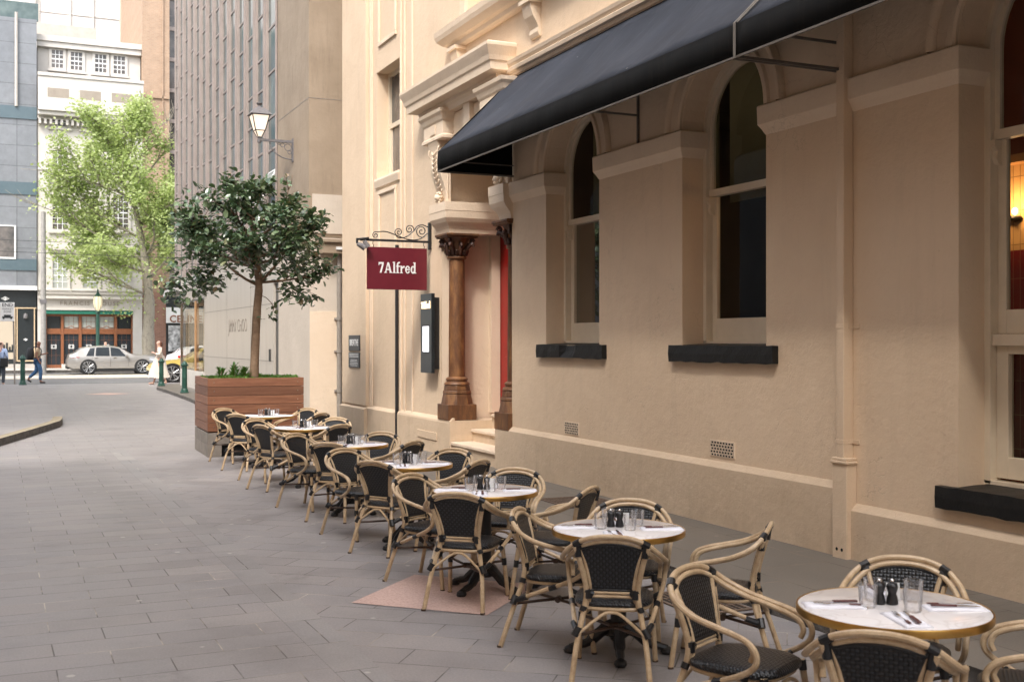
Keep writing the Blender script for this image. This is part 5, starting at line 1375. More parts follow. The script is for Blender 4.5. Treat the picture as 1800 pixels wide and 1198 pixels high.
# ------------------------------------------------------------------ buildings across the street
FY = 75.6
fh = thing('francis_house', '', 'building', (5.35, FY, 0)); fh.name = 'pale_house'
fh['label'] = 'narrow cream stone house named FRANCIS HOUSE with a timber doorway across the street'
def FP(mb, name, mat, parent=fh, **k): return BP(mb, name, mat, parent, **k)
def fx(px): u = (px-900)/2000; return FY*(SA+CA*u)/(CA-SA*u)
def fz(px, y):
    u = (px-900)/2000; D = FY/(CA-SA*u); return EYE+(599-y)*D/2000
XL, XR = fx(66), fx(250)
oz0, oz1 = .1, 3.75; ox0, ox1 = fx(80), fx(234)
b = MB(); b.box((XL, FY, oz1), (XR, FY+9, 15.75)).box((XL, FY, -.2), (ox0, FY+9, oz1)).box((ox1, FY, -.2), (XR, FY+9, oz1)).box((ox0, FY+.6, -.2), (ox1, FY+9, oz1))
b.box((XL+.02, FY+.9, 15.75), (XR-.02, FY+9, 20.3)); FP(b, 'wall', 'pale_stone')
def bandy(z0, z1, p, nm='cornice', m='pale_stone'):
    FP(MB().box((XL-.0, FY-p, z0), (XR+.0, FY, z1)), nm, m, bevel=.02)
bandy(15.45, 15.65, .25); bandy(15.65, 15.9, .7); bandy(15.9, 16.05, .85)
dn = MB()
for k in range(20): x = XL+.12+k*(XR-XL-.24)/19; dn.box((x-.07, FY-.45, 15.15), (x+.07, FY, 15.45))
FP(dn, 'dentils', 'pale_stone')
FP(MB().box((XL, FY-.75, 16.05), (XR, FY-.55, 18.0)), 'balcony_parapet', 'pale_stone', bevel=.03)
FP(MB().box((XL-.02, FY-.82, 18.0), (XR+.02, FY-.5, 18.2)), 'parapet_coping', 'pale_stone')
for k in range(3):
    lt = MB(); x0 = XL+.6+k*1.85; lt.box((x0-.06, FY-.7507, 16.71), (x0+1.17, FY-.7500, 17.29))
    for i in range(9):
        for j in range(3): lt.box((x0+i*.13+(.06 if j % 2 else 0), FY-.752, 16.75+j*.2), (x0+i*.13+.06+(.06 if j % 2 else 0), FY-.748, 16.85+j*.2))
    FP(lt, 'lattice_panel', 'engraved')
FP(MB().box((XL, FY+.6, 20.1), (XR, FY+1.0, 20.45)).box((XL-.03, FY+.5, 20.45), (XR+.03, FY+1.0, 20.8)), 'roof_cornice', 'pale_stone')
def fwin(px, y0, y1, wpx, d=0, glass='house_glass', nx=3, nz=4, wall=FY):
    x0, x1 = fx(px-wpx/2), fx(px+wpx/2); za, zb = fz(px, y1), fz(px, y0)
    k_ = (wall+0)/FY; 
    w = FP(MB().box((x0-.16, wall-.10, za-.12), (x0, wall+.05, zb+.12)).box((x1, wall-.10, za-.12), (x1+.16, wall+.05, zb+.12)).box((x0, wall-.10, zb), (x1, wall+.05, zb+.12)).box((x0-.25, wall-.16, za-.24), (x1+.25, wall+.05, za-.12)).box((x0, wall-.1, za-.12), (x1, wall+.05, za)), 'window', 'pale_stone')
    FP(MB().box((x0, wall-.03, za), (x1, wall-.01, zb)), 'pane', glass, w)
    m = MB()
    for i in range(1, nx): xx = x0+(x1-x0)*i/nx; m.box((xx-.02, wall-.05, za), (xx+.02, wall-.03, zb))
    for i in range(1, nz): z_ = za+(zb-za)*i/nz; m.box((x0, wall-.052, z_-.02-(.02 if i == nz//2 else 0)), (x1, wall-.031, z_+.02+(.02 if i == nz//2 else 0)))
    FP(m, 'glazing_bars', 'sign_white', w)
for px, dy in ((102, 0), (136, 4), (179, 8), (212, 11)): fwin(px, 83+dy, 114+dy, 20, wall=FY+.9)
rows = ((181, 222, 'house_glass'), (265, 312, 'house_glass'), (345, 403, 'house_glass'), (451, 506, 'curtain_glass'))
for y0, y1, g in rows:
    for i, px in enumerate((105.5, 159, 212)): fwin(px, y0+i*(4 if y0 < 300 else 0)*(1 if y0 < 200 else .7), y1+i*(4 if y0 < 300 else 0)*(1 if y0 < 200 else .7), 26, glass=g, nz=6 if y0 < 450 else 5)
for px in (105.5, 159, 212):
    x0, x1 = fx(px-21), fx(px+21); FP(MB().box((x0, FY-.35, 7.45), (x1, FY, 7.62)).box((x0+.1, FY-.22, 7.3), (x1-.1, FY, 7.45)), 'window_hood', 'pale_stone')
bandy(4.75, 4.95, .12); bandy(4.45, 4.6, .3); bandy(4.95, 5.05, .2); bandy(12.35, 12.45, .06)
FP(MB().box((XL, FY-.06, 3.76), (ox0, FY, 4.45)).box((ox0, FY-.10, 3.76), (ox1, FY, 3.86)), 'frieze', 'pale_stone')
t = text_obj('lettering', 'FRANCIS  HOUSE', .36, 'engraved', face_negY((ox0+ox1)/2-.0, FY-.012, 4.18), None, .01, .002, .93, 1.42); t.parent = fh; t.data.transform(Matrix.Translation(-fh.location))
FP(MB().box((ox0, FY-.04, 3.52), (ox1, FY+.3, 3.74)), 'roller_awning', 'green_strip')
# timber shopfront
dx = MB(); xs = [fx(p) for p in (80, 110, 141.5, 172, 204, 234)]
for i, x in enumerate(xs): dx.box((x-.085 if i else x, FY+.25, .12), (x+.085 if i < 5 else x, FY+.42, 3.52))
dx.box((ox0, FY+.27, 2.28), (ox1, FY+.41, 2.62)); dx.box((ox0, FY+.27, 3.38), (ox1, FY+.41, 3.52)); dx.box((ox0, FY+.27, .12), (ox1, FY+.41, .38))
FP(dx, 'shopfront_frame', 'timber_orange', bevel=.01)
for i in range(5):
    a_, c__ = xs[i]+.11, xs[i+1]-.11
    d_ = FP(MB().box((a_, FY+.36, .38), (c__, FY+.38, 2.28)), 'door', 'black_panel')
    br_ = MB()
    for q in (1, 2): xx = a_+(c__-a_)*q/3; br_.box((xx-.006, FY+.35, .38), (xx+.006, FY+.36, 2.28))
    for z_ in (.95, 1.9): br_.box((a_, FY+.351, z_), (c__, FY+.3595, z_+.015))
    FP(br_, 'glazing_bars', 'timber_orange', d_)
    em = MB(); xm = (a_+c__)/2
    em.box((xm-.16, FY+.33, 1.38), (xm-.12, FY+.345, 1.62)).box((xm+.12, FY+.33, 1.38), (xm+.16, FY+.345, 1.62))
    em.tube([(xm+.085*math.cos(k*R(30)), FY+.338, 1.5+.11*math.sin(k*R(30))) for k in range(12)], .02, 5, closed=True)
    em.box((xm-.12, FY+.331, 1.36), (xm-.07, FY+.344, 1.41)).box((xm+.07, FY+.331, 1.36), (xm+.12, FY+.344, 1.41)).box((xm-.12, FY+.331, 1.59), (xm-.07, FY+.344, 1.64)).box((xm+.07, FY+.331, 1.59), (xm+.12, FY+.344, 1.64))
    FP(em, 'emblem', 'sign_white', d_)
    tw = FP(MB().box((a_, FY+.36, 2.62), (c__, FY+.38, 3.38)), 'transom_window', 'shop_black' if i in (0, 4) else 'curtain_glass')
    if i in (1, 2, 3):
        q_ = MB()
        for q in (1, 2): xx = a_+(c__-a_)*q/3; q_.box((xx-.008, FY+.35, 2.62), (xx+.008, FY+.36, 3.38))
        q_.box((a_, FY+.351, 3.05), (c__, FY+.3595, 3.065))
        q_.tube([(a_+(c__-a_)*k/12, FY+.35, 2.68+.12*math.exp(-((k-6)/1.6)**2)) for k in range(13)], .02, 5)
        FP(q_, 'leading', 'timber_orange', tw)
FP(MB().box((xs[1]-.05, FY-.02, .1), (xs[1]+1.0, FY+.25, .42)), 'step', 'pale_stone')

# granite building on the left
gb = thing('granite_building', 'grey granite clad building with teal bands and a black shopfront at far left', 'building', (-2, FY, 0))
def GP(mb, name, mat, parent=gb, **k): return BP(mb, name, mat, parent, **k)
gx1 = fx(64.5); gx0 = -14
GP(MB().box((gx0, FY-.1, 4.98), (gx1, FY+9, 21.5)), 'wall', 'granite_panels')
for y0, y1 in ((187, 209), (320, 342), (455, 475)):
    GP(MB().box((gx0, FY-.16, fz(30, y1)), (gx1, FY-.1, fz(30, y0))), 'band', 'teal_band')
GP(MB().box((gx0, FY-.3, 4.95), (gx1+.02, FY+.2, 5.2)), 'ledge', 'sign_white')
GP(MB().box((gx0, FY+.0, .45), (gx1-.02, FY+6, 4.95)), 'shopfront', 'shop_black')
GP(MB().box((gx0, FY-.05, -.1), (gx1, FY+6, .45)), 'plinth', 'pale_concrete')
w_ = GP(MB().box((gx0, FY-.16, fz(10, 452)), (fx(27), FY-.12, fz(10, 398))), 'window', 'house_glass')
GP(MB().box((gx0, FY-.2, fz(10, 398)), (fx(28), FY-.1, fz(10, 396))).box((fx(25), FY-.2, fz(10, 452)), (fx(28), FY-.1, fz(10, 398))).box((gx0, FY-.2, fz(10, 455)), (fx(28), FY-.1, fz(10, 452))), 'frame', 'sign_white', w_)
w_ = GP(MB().box((gx0, FY-.04, .75), (fx(25), FY-.02, fz(10, 543))), 'display_window', 'shop_window_glow')
dwi = MB()
for k in range(5): dwi.box((fx(2+k*5)-.05, FY-.06, 1.3), (fx(2+k*5)+.06, FY-.041, 1.3+.2+.12*(k % 3)))
dwi.box((gx0, FY-.06, 1.16), (fx(24), FY-.041, 1.3)); GP(dwi, 'display', 'shop_black', w_)
fr_ = MB()
for x in (26, 30, 60.5): fr_.box((fx(x)-.03, FY-.05, .6), (fx(x)+.03, FY-.01, fz(30, 542)))
fr_.box((gx0, FY-.05, fz(30, 542)), (gx1, FY-.01, fz(30, 540))); fr_.box((fx(30), FY-.05, .6), (fx(60.5), FY-.01, .68)); GP(fr_, 'brass_trim', 'shop_warm')
lg = MB()
for (cx, cz, s_) in ((fx(9), fz(9, 524.5), .20), (fx(45), fz(45, 596.5), .11)):
    for q in (0, 1): 
        k_ = s_*(1-.45*q)
        lg.tube([(cx-k_*1.1, FY-.03, cz), (cx, FY-.03, cz+k_*.55), (cx+k_*1.1, FY-.03, cz), (cx, FY-.03, cz-k_*.55)], .022, 5, closed=True)
    lg.box((cx-.02, FY-.04, cz-s_*.4), (cx+.02, FY-.01, cz+s_*.4))
GP(lg, 'emblem', 'sign_white')
GP(MB().lathe([(0, 0), (.12, .03), (.13, .15), (.1, .3), (0, .34)], 10, (fx(45), FY-.08, fz(45, 560))), 'wall_light', 'lamp_iron')
GP(MB().tube([(fx(28.5), FY-.22, fz(28, 188)), (fx(28.5), FY-.22, 21.8)], .09, 8), 'downpipe', 'pale_concrete')
GP(MB().box((gx0, FY+.3, 21.5), (gx1+.1, FY+.4, 22.6)), 'roof_glass', 'tower_glass')

# tall buildings behind
T = thing('white_tower', 'bright white high rise behind the cream house, streaked beside the brick tower', 'building', (6, 96, 0))
BP(MB().box((-14, 96, 0), (12.2, 112, 70)), 'wall', 'white_tower', T)
b = MB()
for x in (2.9, 5.2, 6.9, 9.9, 10.2, 10.5): b.box((x, 95.85, 24), (x+.12, 96, 70))
for z in (27.5, 31.5): b.box((-14, 95.93, z), (9.5, 96, z+.06))
BP(b, 'mullions', 'pale_stone', T)
BP(MB().box((8.9, 95.7, 20), (9.3, 95.9, 70)).box((10.8, 95.7, 20), (11.1, 95.9, 70)), 'ribs', 'painted_panel', T)
BP(MB().box((-14, 95.6, 26.8), (2.7, 96, 70)), 'panelled_wing', 'concrete_panels', T)
BP(MB().box((2.2, 88, 22.0), (6.6, 89, 24.6)), 'rooftop_box', 'pale_concrete', T)
T = thing('brick_tower', 'tall brown brick tower rising behind the plane tree', 'building', (9.3, FY, 0))
BP(MB().box((XR+.03, FY+.3, 0), (fx(299), FY+14, 48)), 'wall', 'brown_brick', T)
BP(MB().box((fx(286), FY+.2, 0), (fx(288), FY+.3, 48)).box((XR+.03, FY+.2, 17.4), (fx(299), FY+.3, 17.55)), 'brick_band', 'brown_brick', T)
BP(MB().box((XR+.04, FY+.1, 0), (fx(292), FY+.3, 5)), 'base', 'red_brick', T)
T = thing('glass_tower', 'dark glazed building edge squeezed between the brick tower and the office building', 'building', (11, FY+1, 0))
BP(MB().box((fx(299)+.02, FY+1, 5), (fx(299)+16, FY+12, 48)), 'wall', 'house_glass', T)
b = MB()
for z in range(6, 48, 2): b.box((fx(299)+.02, FY+.9, z), (fx(299)+16, FY+1, z+.25))
BP(b, 'floor_bands', 'fin_metal', T)
T = thing('corner_shop', 'white shopfront with CELINE lettering and a framed black and white poster', 'shop', (11.5, FY, 0))
BP(MB().box((fx(292), FY-.1, 3.0), (fx(292)+14, FY+8, 4.0)), 'fascia', 'sign_white', T)
BP(MB().box((fx(292), FY+.1, -.1), (fx(292)+14, FY+8, 3.0)), 'wall', 'shop_black', T)
BP(MB().box((fx(292), FY+.1, 4.0), (fx(292)+14, FY+8, 5.6)), 'dark_canopy', 'shop_black', T)
t = text_obj('lettering', 'CELINE', .62, 'timber_orange', face_negY(fx(297)+.02, FY-.12, 3.25), None, .02, .012, .95, 1.1, 'LEFT'); t.parent = T; t.data.transform(Matrix.Translation(-T.location))
po = BP(MB().box((fx(296), FY-.02, 1.2), (fx(316), FY+.1, 2.85)), 'poster', 'poster', T)
BP(MB().box((fx(317), FY-.06, .3), (fx(320), FY+.1, 3.0)).box((fx(295), FY-.06, 2.85), (fx(317), FY+.1, 2.95)), 'poster_frame', 'shop_black', po)

# plane tree
rnd = random.Random(33)
PT = thing('plane_tree', 'tall plane tree with fresh pale green leaves in front of the cream house', 'tree', (8.05, 68.9, .15))
tk = MB(); tk.tube(smooth_path([(0, 0, 0), (-.05, 0, 2), (0, 0, 4), (-.25, 0, 6.5), (-.7, 0, 9), (-1.2, 0, 12), (-1.5, 0, 14.5)], 5), [.36]*6+[.31]*5+[.25]*5+[.17]*5+[.11]*5+[.07]*4+[.03], 12)
tk.build('trunk', 'plane_bark', PT, smooth='auto')
br = MB(); tips = []
def grow2(p, d, L, r, dep):
    pts = [p]; q = p.copy(); dd = d.normalized(); n = 5
    for i in range(n):
        dd = (dd+Vector((rnd.uniform(-.25, .25), rnd.uniform(-.25, .25), rnd.uniform(-.12, .22)))).normalized()
        q = q+dd*L/n; pts.append(q)
        if dep <= 1: tips.append((q.copy(), dd.copy()))
    br.tube(pts, [r*(1-.6*i/n) for i in range(n+1)], 5)
    if dep > 0:
        for k in range(4): grow2(pts[rnd.choice((2, 3, 4, 5))], (dd+Vector((rnd.uniform(-1, 1), rnd.uniform(-1, 1), rnd.uniform(-.4, .8)))*.9).normalized(), L*.55, r*.5, dep-1)
for (z, a, u_, L) in ((4.3, -1, .5, 4.5), (5.2, .6, .6, 2.6), (6.3, -1, .35, 4.6), (6.6, .8, .8, 2.6), (7.5, -.9, .55, 4.6), (8.4, -.3, .9, 3.4), (8.6, .9, .7, 3.0), (9.8, -1, .5, 3.8), (10.6, .5, 1, 3.4), (11.6, -.6, .8, 2.8), (12.4, .3, 1, 2.4), (5.8, -.2, -.1, 2.8)):
    for f_ in (-.7, .6):
        x0 = -.25*S(4, 7, z)-.9*S(7, 13, z)
        grow2(Vector((x0, 0, z)), rt*a+fw*f_*rnd.uniform(.3, 1)+upv*u_, L, .075, 2)
br.build('limbs', 'plane_bark', PT, smooth=True)
lv = []
def plane_ok(p, soft=1):
    r_ = p.dot(rt)+1.75; z = p.z
    hw_ = 3.7 if z < 10.5 else 3.7*(1-(z-10.5)/8.2)
    if z < 5: hw_ = 1.3+2.4*max(0, (z-2.6)/2.4)
    return z < 15.8 and z > 2.4 and -hw_*soft*.88 < r_ < hw_*soft
for (p, d) in tips:
    if not plane_ok(p, 1.15): continue
    for k in range(11):
        c = p+Vector((rnd.gauss(0, .28), rnd.gauss(0, .28), rnd.gauss(0, .24)))
        lv.append((c, Vector((rnd.uniform(-1, 1), rnd.uniform(-1, 1), rnd.uniform(-.9, .5))), Vector((rnd.uniform(-.7, .7), rnd.uniform(-.7, .7), 1)), rnd.uniform(.13, .24)))
for _ in range(520):
    r_ = rnd.uniform(-3.9, 3.7); z = rnd.uniform(2.9, 16.0); c0 = rt*(r_-1.75)+fw*rnd.uniform(-2.6, 2.6)+upv*z
    if not plane_ok(c0, .97): continue
    if z < 5.2 and r_ < -.4: continue
    if math.sin(r_*1.7+1)*math.sin(z*1.15)+.35*math.sin(z*2.7+r_*2.1) > .42: continue
    for k in range(int(rnd.uniform(9, 22))):
        c = c0+Vector((rnd.gauss(0, .34), rnd.gauss(0, .34), rnd.gauss(0, .22)))
        lv.append((c, Vector((rnd.uniform(-1, 1), rnd.uniform(-1, 1), rnd.uniform(-.9, .5))), Vector((rnd.uniform(-.7, .7), rnd.uniform(-.7, .7), 1)), rnd.uniform(.11, .20)))
tn = lambda c: min(1, max(0, .5+.25*math.sin(c.x*2.3)*math.sin(c.z*1.9)+rnd.uniform(-.3, .3)))
leaf_mesh('crown', 'plane_leaf', lv, PT, .8, .12, tn)
print('LEAVES', len(leaves), len(lv))

# ------------------------------------------------------------------ cars
def make_car(name, label, x, y, z, L, H, paint, roof, kind, group=None, flip=1, hide=None):
    """side profile roof: list of (x from the front 0..1, height); the nose looks along +x when flip = 1"""
    T = thing(name, label, 'car', (x, y, z), 0 if flip == 1 else math.pi, group)
    hwid = .93; zb = .22
    belt = lambda t: (.62+.10*(1-t))*H/1.69*1.0+.30*(S(0, .25, t))*.6 if False else H*(.50+.09*S(0, .3, t)+.03*t)
    def top(t):
        for (a, ha), (c, hc) in zip(roof, roof[1:]):
            if a <= t <= c:
                s_ = (t-a)/(c-a); return ha+(hc-ha)*(s_*s_*(3-2*s_)*.3+s_*.7)
        return roof[-1][1]
    N = 44; b = MB(); rings = []
    for i in range(N+1):
        t = i/N; xx = L/2-L*t; zt = top(t); bl = min(belt(t), zt-.02)
        nar = 1-.13*(1-S(0, .12, t))-.08*S(.9, 1, t); w = hwid*nar
        roofw = w*(.98-.24*min(1, max(0, (zt-bl)/.5)))
        zlow = zb+.10*(1-S(0, .08, t))+.12*S(.93, 1, t)
        ring = [(0, zlow), (w*.85, zlow), (w*.97, zlow+.10), (w, (zlow+bl)/2), (w*.985, bl-.05), (w*.965, bl), (roofw+.02, zt-.05*(1 if zt-bl > .12 else .2)), (roofw*.82, zt), (0, zt+.012)]
        full = [(yy, zz_) for yy, zz_ in ring]+[(-yy, zz_) for yy, zz_ in ring[-2:0:-1]]
        b.v += [(xx, yy, zz_) for yy, zz_ in full]; n_ = len(full)
    for i in range(N):
        for k in range(n_): b.f.append((i*n_+k, i*n_+(k+1) % n_, (i+1)*n_+(k+1) % n_, (i+1)*n_+k))
    b.f += [tuple(range(n_)), tuple(N*n_+k for k in range(n_))[::-1]]
    b.build('body', paint, T, smooth='auto')
    def side_pt(t, s_, lift=.006, sg=-1):
        zt = top(t); bl = min(belt(t), zt-.02); nar = 1-.13*(1-S(0, .12, t))-.08*S(.9, 1, t); w = hwid*nar
        roofw = w*(.98-.24*min(1, max(0, (zt-bl)/.5)))
        z0_, z1_ = bl, zt-.05
        return (L/2-L*t, sg*(w*.965+(roofw+.02-w*.965)*s_+lift), z0_+(z1_-z0_)*s_)
    for sg in (-1, 1):
        for (ta, tb, tc, td) in kind['win']:           # bottom from..to, top from..to
            g = MB(); n = 8
            for j in range(n+1):
                u_ = j/n
                g.v += [side_pt(ta+(tb-ta)*u_, .06, .008, sg), side_pt((ta+tc)/2+((tb+td)/2-(ta+tc)/2)*u_, .5, .010, sg), side_pt(tc+(td-tc)*u_, .93, .008, sg)]
            for j in range(n): g.f += [(j*3, j*3+1, j*3+4, j*3+3), (j*3+1, j*3+2, j*3+5, j*3+4)]
            g.build('side_window', 'car_glass', T, smooth=True)
    # windscreen and rear window
    for (ta, tb) in kind['screens']:
        g = MB()
        for j in range(6):
            t = ta+(tb-ta)*j/5; zt = top(t); bl = min(belt(t), zt-.02); w = hwid*(.98-.24*min(1, max(0, (zt-bl)/.5)))*.80
            g.v += [(L/2-L*t, -w, zt+.008), (L/2-L*t, w, zt+.008)]
        for j in range(5): g.f.append((j*2, j*2+1, j*2+3, j*2+2))
        g.build('windscreen', 'car_glass', T, smooth=True)
    for wx in kind['wheels']:
        cx = L/2-L*wx; rr = .385
        for sg in (-1, 1):
            MB().tube([(cx, sg*(hwid-.22), .395), (cx, sg*(hwid+.004), .395)], rr+.04, 28).build('wheel_arch', 'rubber', T)
            wb_ = MB(); prof = [(rr-.10, -.11), (rr-.01, -.11), (rr, -.08), (rr, .08), (rr-.01, .11), (rr-.09, .115)]
            n = 28
            for q, d in prof:
                for k in range(n): wb_.v.append((cx+q*math.cos(2*math.pi*k/n), sg*(hwid-.085+d), .40+q*math.sin(2*math.pi*k/n)))
            for i in range(len(prof)-1):
                for k in range(n): wb_.f.append((i*n+k, i*n+(k+1) % n, (i+1)*n+(k+1) % n, (i+1)*n+k))
            wh_ = wb_.build('wheel', 'rubber', T, smooth='auto')
            rm_ = MB(); yo = sg*(hwid+.018)
            rm_.tube([(cx+(rr-.09)*math.cos(k*R(15)), yo, .40+(rr-.09)*math.sin(k*R(15))) for k in range(24)], .014, 6, closed=True)
            for k in range(5):
                for e_ in (-.13, .13):
                    a = k*2*math.pi/5+e_+.3; rm_.tube([(cx+.04*math.cos(a), yo, .40+.04*math.sin(a)), (cx+(rr-.09)*math.cos(a+e_*.8), yo, .40+(rr-.09)*math.sin(a+e_*.8))], .022, 5)
            rm_.tube([(cx, yo-.02*sg, .40), (cx, yo+.01*sg, .40)], .055, 12)
            rm_.build('rim', 'rim_metal', wh_)
            MB().tube([(cx, sg*(hwid-.06), .40), (cx, sg*(hwid-.0), .40)], rr-.1, 24).build('brake_disc', 'shop_black', wh_)
    for sg in (-1, 1):
        MB().obox((L/2-L*kind['mirror'], sg*(hwid+.08), belt(.35)+.07), (1,0,0), (0,1,0), (0,0,1), .08, .10, .06).build('mirror', paint, T, bevel=.03)
        tl = MB(); t0 = .97
        tl.add([side_pt(1-.002, -.10, .012, sg), side_pt(.90, -.05, .016, sg), side_pt(.86, -.12, .016, sg), side_pt(.93, -.34, .016, sg), side_pt(1-.002, -.36, .012, sg)], [(0,1,2,3,4)])
        tl.build('tail_light', 'red_lens', T)
        hl = MB(); hl.add([side_pt(.015, -.25, .012, sg), side_pt(.10, -.10, .014, sg), side_pt(.11, -.35, .014, sg), side_pt(.02, -.75, .012, sg)], [(0,1,2,3)])
        hl.build('headlight', 'chrome', T)
        gp = MB()
        for t in (.335, .535, .735): gp.tube([side_pt(t, -.02, .004, sg), (side_pt(t, 0, .004, sg)[0], sg*(hwid+.006), .75), (side_pt(t, 0, .004, sg)[0]-.02, sg*(hwid+.004), .42)], .005, 4)
        gp.build('door_gap', 'rubber', T)
        hd = MB()
        for t in (.49, .69): p = side_pt(t, 0, .01, sg); hd.obox((p[0], sg*(hwid+.012), .90), (1,0,0), (0,1,0), (0,0,1), .10, .012, .014)
        hd.build('door_handle', 'chrome', T, bevel=.004)
    MB().box((-L*.36, -.9, .16), (L*.36, .9, .27)).build('underbody', 'rubber', T)
    MB().box((L/2-.05, -.7, .32), (L/2+.02, .7, .50)).box((-L/2-.02, -.8, .30), (-L/2+.10, .8, .46)).build('bumper_trim', 'rubber', T, bevel=.02)
    return T
suv_roof = [(0, .74), (.012, .90), (.04, .97), (.12, 1.02), (.26, 1.07), (.31, 1.12), (.43, 1.46), (.52, 1.54), (.64, 1.545), (.78, 1.49), (.86, 1.41), (.925, 1.16), (.975, 1.08), (.995, .92), (1.0, .74)]
suvk = dict(win=[(.35, .53, .44, .535), (.545, .70, .55, .69), (.715, .80, .705, .755)], screens=[(.325, .44), (.87, .95)], wheels=(.185, .775), mirror=.36)
make_car('parked_suv', 'silver grey SUV stopped across the street, nose to the right', 5.78, 66.1, .05, 4.72, 1.56, 'silver_paint', suv_roof, suvk, 'cars on the cross street')
sed_roof = [(0, .62), (.03, .80), (.10, .88), (.27, .98), (.31, 1.03), (.44, 1.40), (.55, 1.46), (.68, 1.44), (.85, 1.10), (.97, 1.02), (1.0, .75)]
sedk = dict(win=[(.35, .53, .44, .535), (.545, .70, .55, .68)], screens=[(.315, .43), (.70, .84)], wheels=(.18, .77), mirror=.36)
make_car('yellow_taxi', 'yellow car nosing out behind the woman, half hidden by the shop corner', 5.75+2.35, 49.45, .115, 4.7, 1.46, 'yellow_paint', sed_roof, sedk, 'cars on the cross street', flip=-1)
c3 = make_car('white_car', 'white car with a red mark seen past the woman, beyond the yellow car', 8.05+2.3, 61.3, .05, 4.6, 1.60, 'white_paint', suv_roof, suvk, 'cars on the cross street', flip=1)
MB().box((-1.55, -.955, .55), (-1.4, -.942, .95)).box((-1.9, -.955, .95), (-1.1, -.942, 1.05)).build('red_stripe', 'red_lens', c3)

# ------------------------------------------------------------------ people
def skinned(name, joints, edges, mat, parent=None, sub=1):
    """joints: name -> (x, y, z, radius)"""
    keys = list(joints); me = bpy.data.meshes.new(name)
    me.from_pydata([joints[k][:3] for k in keys], [(keys.index(a), keys.index(c)) for a, c in edges], [])
    o = bpy.data.objects.new(name, me); COL.objects.link(o)
    m = o.modifiers.new('skin', 'SKIN'); m.use_smooth_shade = True
    sv = me.skin_vertices[0].data
    for i, k in enumerate(keys):
        r_ = joints[k][3]; sv[i].radius = (r_, r_) if not isinstance(r_, tuple) else r_
        sv[i].use_root = (i == 0)
    s = o.modifiers.new('sub', 'SUBSURF'); s.levels = sub; s.render_levels = sub
    dg = bpy.context.evaluated_depsgraph_get(); dg.update()
    nm = bpy.data.meshes.new_from_object(o.evaluated_get(dg)); bpy.data.objects.remove(o)
    nm.name = name; nm.materials.clear(); nm.materials.append(MATS[mat])
    for p in nm.polygons: p.use_smooth = True
    q = bpy.data.objects.new(name, nm); COL.objects.link(q)
    if parent: q.parent = parent
    return q
